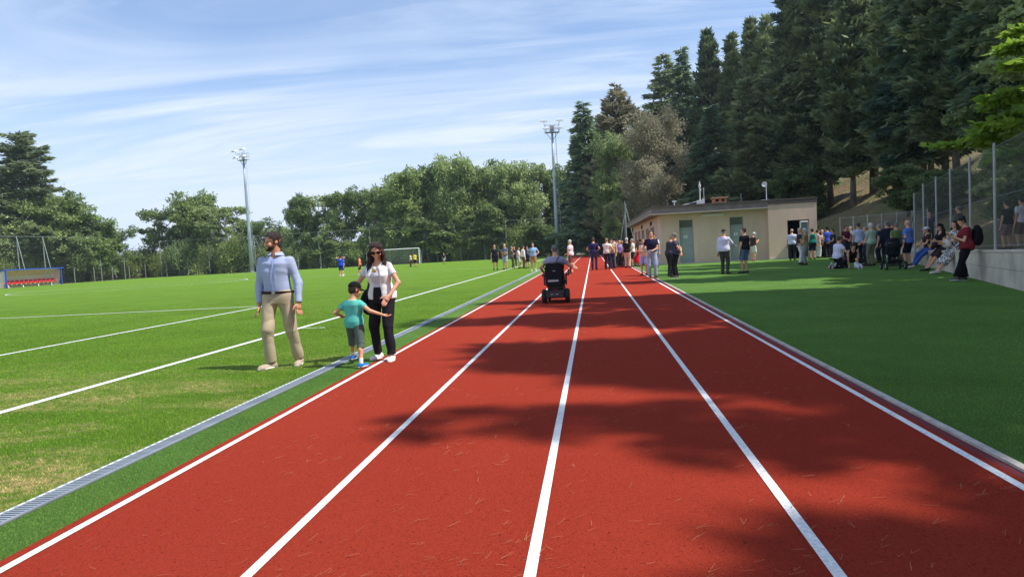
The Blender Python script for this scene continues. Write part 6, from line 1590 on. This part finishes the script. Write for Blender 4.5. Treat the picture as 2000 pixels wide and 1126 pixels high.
# trees of the same bank beside and behind the camera: they shade the lawn and the track
for i, (x, y, h, w, k) in enumerate([(15.0, -1.9, 18.0, 4.2, 'opn2'), (16.0, .5, 18.2, 3.6, 'cyp3'), (15.6, 6.5, 21.0, 4.8, 'spr2'), (18.0, 5.0, 22.5, 4.4, 'cyp1'), (14.6, 3.0, 20.0, 2.6, 'opn1'), (15.0, 10.3, 23.5, 3.8, 'opn2'), (15.8, 12.9, 21.5, 3.4, 'opn1'), (14.9, 14.6, 23, 2.8, 'cyp1'),
                                     (16.8, 21.2, 21, 3.6, 'opn2'), (17.5, -5, 21, 4.2, 'cyp2'), (22.5, 4, 25, 4.8, 'cyp3'), (24, 20, 24, 4.2, 'spr1'), (24.5, 29, 25, 5.0, 'cyp1'), (19.8, 32.5, 20, 3.6, 'opn1'), (20.5, 25.5, 23, 4.2, 'opn2')]):
    tree(k, 'conifer_tree', '%s dark conifer from the near end of the bank right of the picture edge' % ords[i], x, y, h, w, group=GW)
tree('bri1', 'broadleaf_tree', 'young tree with bright yellow green leaves hanging over the chain link fence', 11.7, 18.0, 5.7, 3.7, z=.95, rz=2.9)
tree('bri1', 'broadleaf_tree', 'second bright green young tree reaching in from the right picture edge', 11.9, 16.2, 5.4, 3.0, z=1.2, rz=.4)
tree('bri1', 'broadleaf_tree', 'third bright green young tree, lowest branches just above the fence posts', 13.3, 20.8, 5.2, 3.9, z=.9, rz=4.4)
tree('hrn1', 'broadleaf_tree', 'deep green leafy tree behind the bright hanging branches', 15.6, 24.6, 8.6, 3.4, rz=1.0)
tree('hrn1', 'broadleaf_tree', 'second deep green leafy tree above the corner of the chain link fence', 17.6, 29.5, 8.2, 3.2, rz=2.6)
for i, (px, top, Y, w) in enumerate([(1826, 345, 40, 30), (1776, 335, 44, 30), (1560, 340, 68, 30)]):
    tree_px('oak2', 'broadleaf_tree', '%s small dark tree from the camera side among the trunks of the bank' % ['first', 'second', 'third'][i], px, top, Y, w*1.5, group='small trees under the conifers')
tree('frs1', 'broadleaf_tree', 'tall green tree at the top right corner of the picture', 18.2, 22.8, 15.5, 2.6, rz=2.0)
br = random.Random(14)
for i in range(8):
    Y = 16+i*3.4; x = wall_x(min(Y, 36))+(7.5 if Y < 27 else 4.6)+br.random()*3.0
    tree(['bus1', 'bus3', 'bus2'][i % 3], 'bush', '%s low leafy bush from the camera on the wooded bank behind the chain link fence' % ords[i], x, Y, 1.2+br.random(), 1.0+.5*br.random(), cat='bush', group='bushes on the wooded bank')

# the tree line beyond the pitch
GF = 'trees beyond the far end of the pitch'
tree_px('pin2', 'conifer_tree', 'tall broad pine towering behind the dugout at the left', 58, 232, 97, 122)
tree_px('pin2', 'conifer_tree', 'lower shoulder of a second pine at the far left picture edge', -12, 275, 102, 90)
tree_px('oak1', 'broadleaf_tree', 'round green tree right below the tall pine', 122, 372, 98, 62, group=GF)
tree_px('oak2', 'broadleaf_tree', 'dark green tree behind the tall net posts right of the dugout', 186, 416, 100, 48, group=GF)
tree_px('oak3', 'broadleaf_tree', 'light green tree standing behind the dugout', 28, 425, 94, 52, group=GF)
tree_px('ash3', 'broadleaf_tree', 'low feathery tree where the left tree group ends', 226, 440, 104, 40, group=GF)
far = [('ash2', 322, 404, 112, 44, 'first feathery tree of the open group left of the left floodlight mast'), ('oak1', 384, 376, 114, 46, 'highest tree of the open group left of the left floodlight mast'),
       ('ash1', 446, 398, 113, 52, 'wide open crowned tree directly left of the left floodlight mast'), ('ash3', 505, 428, 114, 44, 'low open tree directly right of the left floodlight mast'),
       ('oak3', 545, 446, 118, 34, 'small tree just above the head of the man in the blue shirt'),
       ('oak2', 598, 384, 112, 28, 'slim dark tree right of the man in the blue shirt'), ('ash1', 645, 378, 112, 44, 'thin tree with bare winding trunk behind the boys on the pitch'),
       ('ash2', 682, 376, 113, 42, 'thin tree left of the woman in the white waistcoat'), ('ash3', 716, 370, 114, 42, 'open crowned tree above the woman with dark hair'),
       ('ash1', 752, 364, 115, 42, 'open crowned tree behind the left post of the goal'), ('oak1', 800, 342, 113, 54, 'round full tree above the crossbar of the goal'),
       ('oak2', 846, 336, 116, 46, 'dark full tree right of the goal'), ('oak3', 890, 318, 113, 50, 'highest pale green tree between the goal and the group of men'),
       ('oak1', 942, 326, 114, 50, 'full green tree above the men standing at the touchline'), ('oak2', 984, 336, 117, 46, 'dark tree right above the men standing at the touchline'),
       ('oak3', 1022, 328, 113, 48, 'yellowish green tree left of the right floodlight mast'), ('ash3', 1060, 342, 116, 40, 'narrow tree directly left of the right floodlight mast'),
       ('oak1', 1096, 338, 118, 34, 'narrow tree directly behind the right floodlight mast')]
for k, px, top, Y, w, lab in far: tree_px(k, 'broadleaf_tree', lab, px, top, Y, w, group=GF)
low = [(640, 468, 36), (700, 470, 38), (770, 440, 46), (860, 430, 50), (930, 425, 48), (1000, 430, 48), (1060, 440, 40), (1104, 455, 30), (820, 415, 40), (960, 400, 44), (905, 405, 42)]
for i, (px, top, w) in enumerate(low):
    tree_px(['oak2', 'oak1', 'oak3'][i % 3], 'broadleaf_tree', '%s lower tree from the left in the understorey behind the goal and the men' % ['first', 'second', 'third', 'fifth', 'seventh', 'ninth', 'tenth', 'eleventh', 'fourth', 'eighth', 'sixth'][i], px, top, 110.5+(i % 3), w, group=GF)
bp = random.Random(21); bi = 0
GB = 'bushes along the far fence'
nb_ = 34
for i in range(nb_):
    px = -10+i*(1130/nb_)+bp.uniform(-8, 8)
    Y = 93+i*.3 if px < 190 else 109.6+bp.random()*1.5
    if px < 190 and px > -20: Y = float(np.interp(px, [-10, 190], [90, 104]))
    dark = px > 560
    top = hor(px)-bp.uniform(24, 52)-(10 if px < 560 else 0)
    kd = ['bus2', 'bus3', 'bus2', 'bus1'][i % 4] if dark else ['bus1', 'bus2', 'bus1', 'bus3'][i % 4]
    tree_px(kd, 'bush', 'leafy bush behind the far fence, number %d from the left in the hedge row' % (i+1), px, top, Y, bp.uniform(26, 38), cat='bush', group=GB)
# ------------------------------------------------------------------ haze
def haze():
    b = MB(); b.box(-425, 335, -125, 565, -6, 52)
    m = bpy.data.materials.new('pale air'); m.use_nodes = True; nt = m.node_tree
    nt.nodes.remove(nt.nodes['Principled BSDF'])
    v = nt.nodes.new('ShaderNodeVolumePrincipled'); v.inputs['Color'].default_value = (.80, .88, 1.0, 1); v.inputs['Density'].default_value = .00028
    v.inputs['Anisotropy'].default_value = .2
    nt.links.new(v.outputs[0], [n for n in nt.nodes if n.type == 'OUTPUT_MATERIAL'][0].inputs['Volume'])
    tag(b.build('haze', m), kind='stuff')
haze()
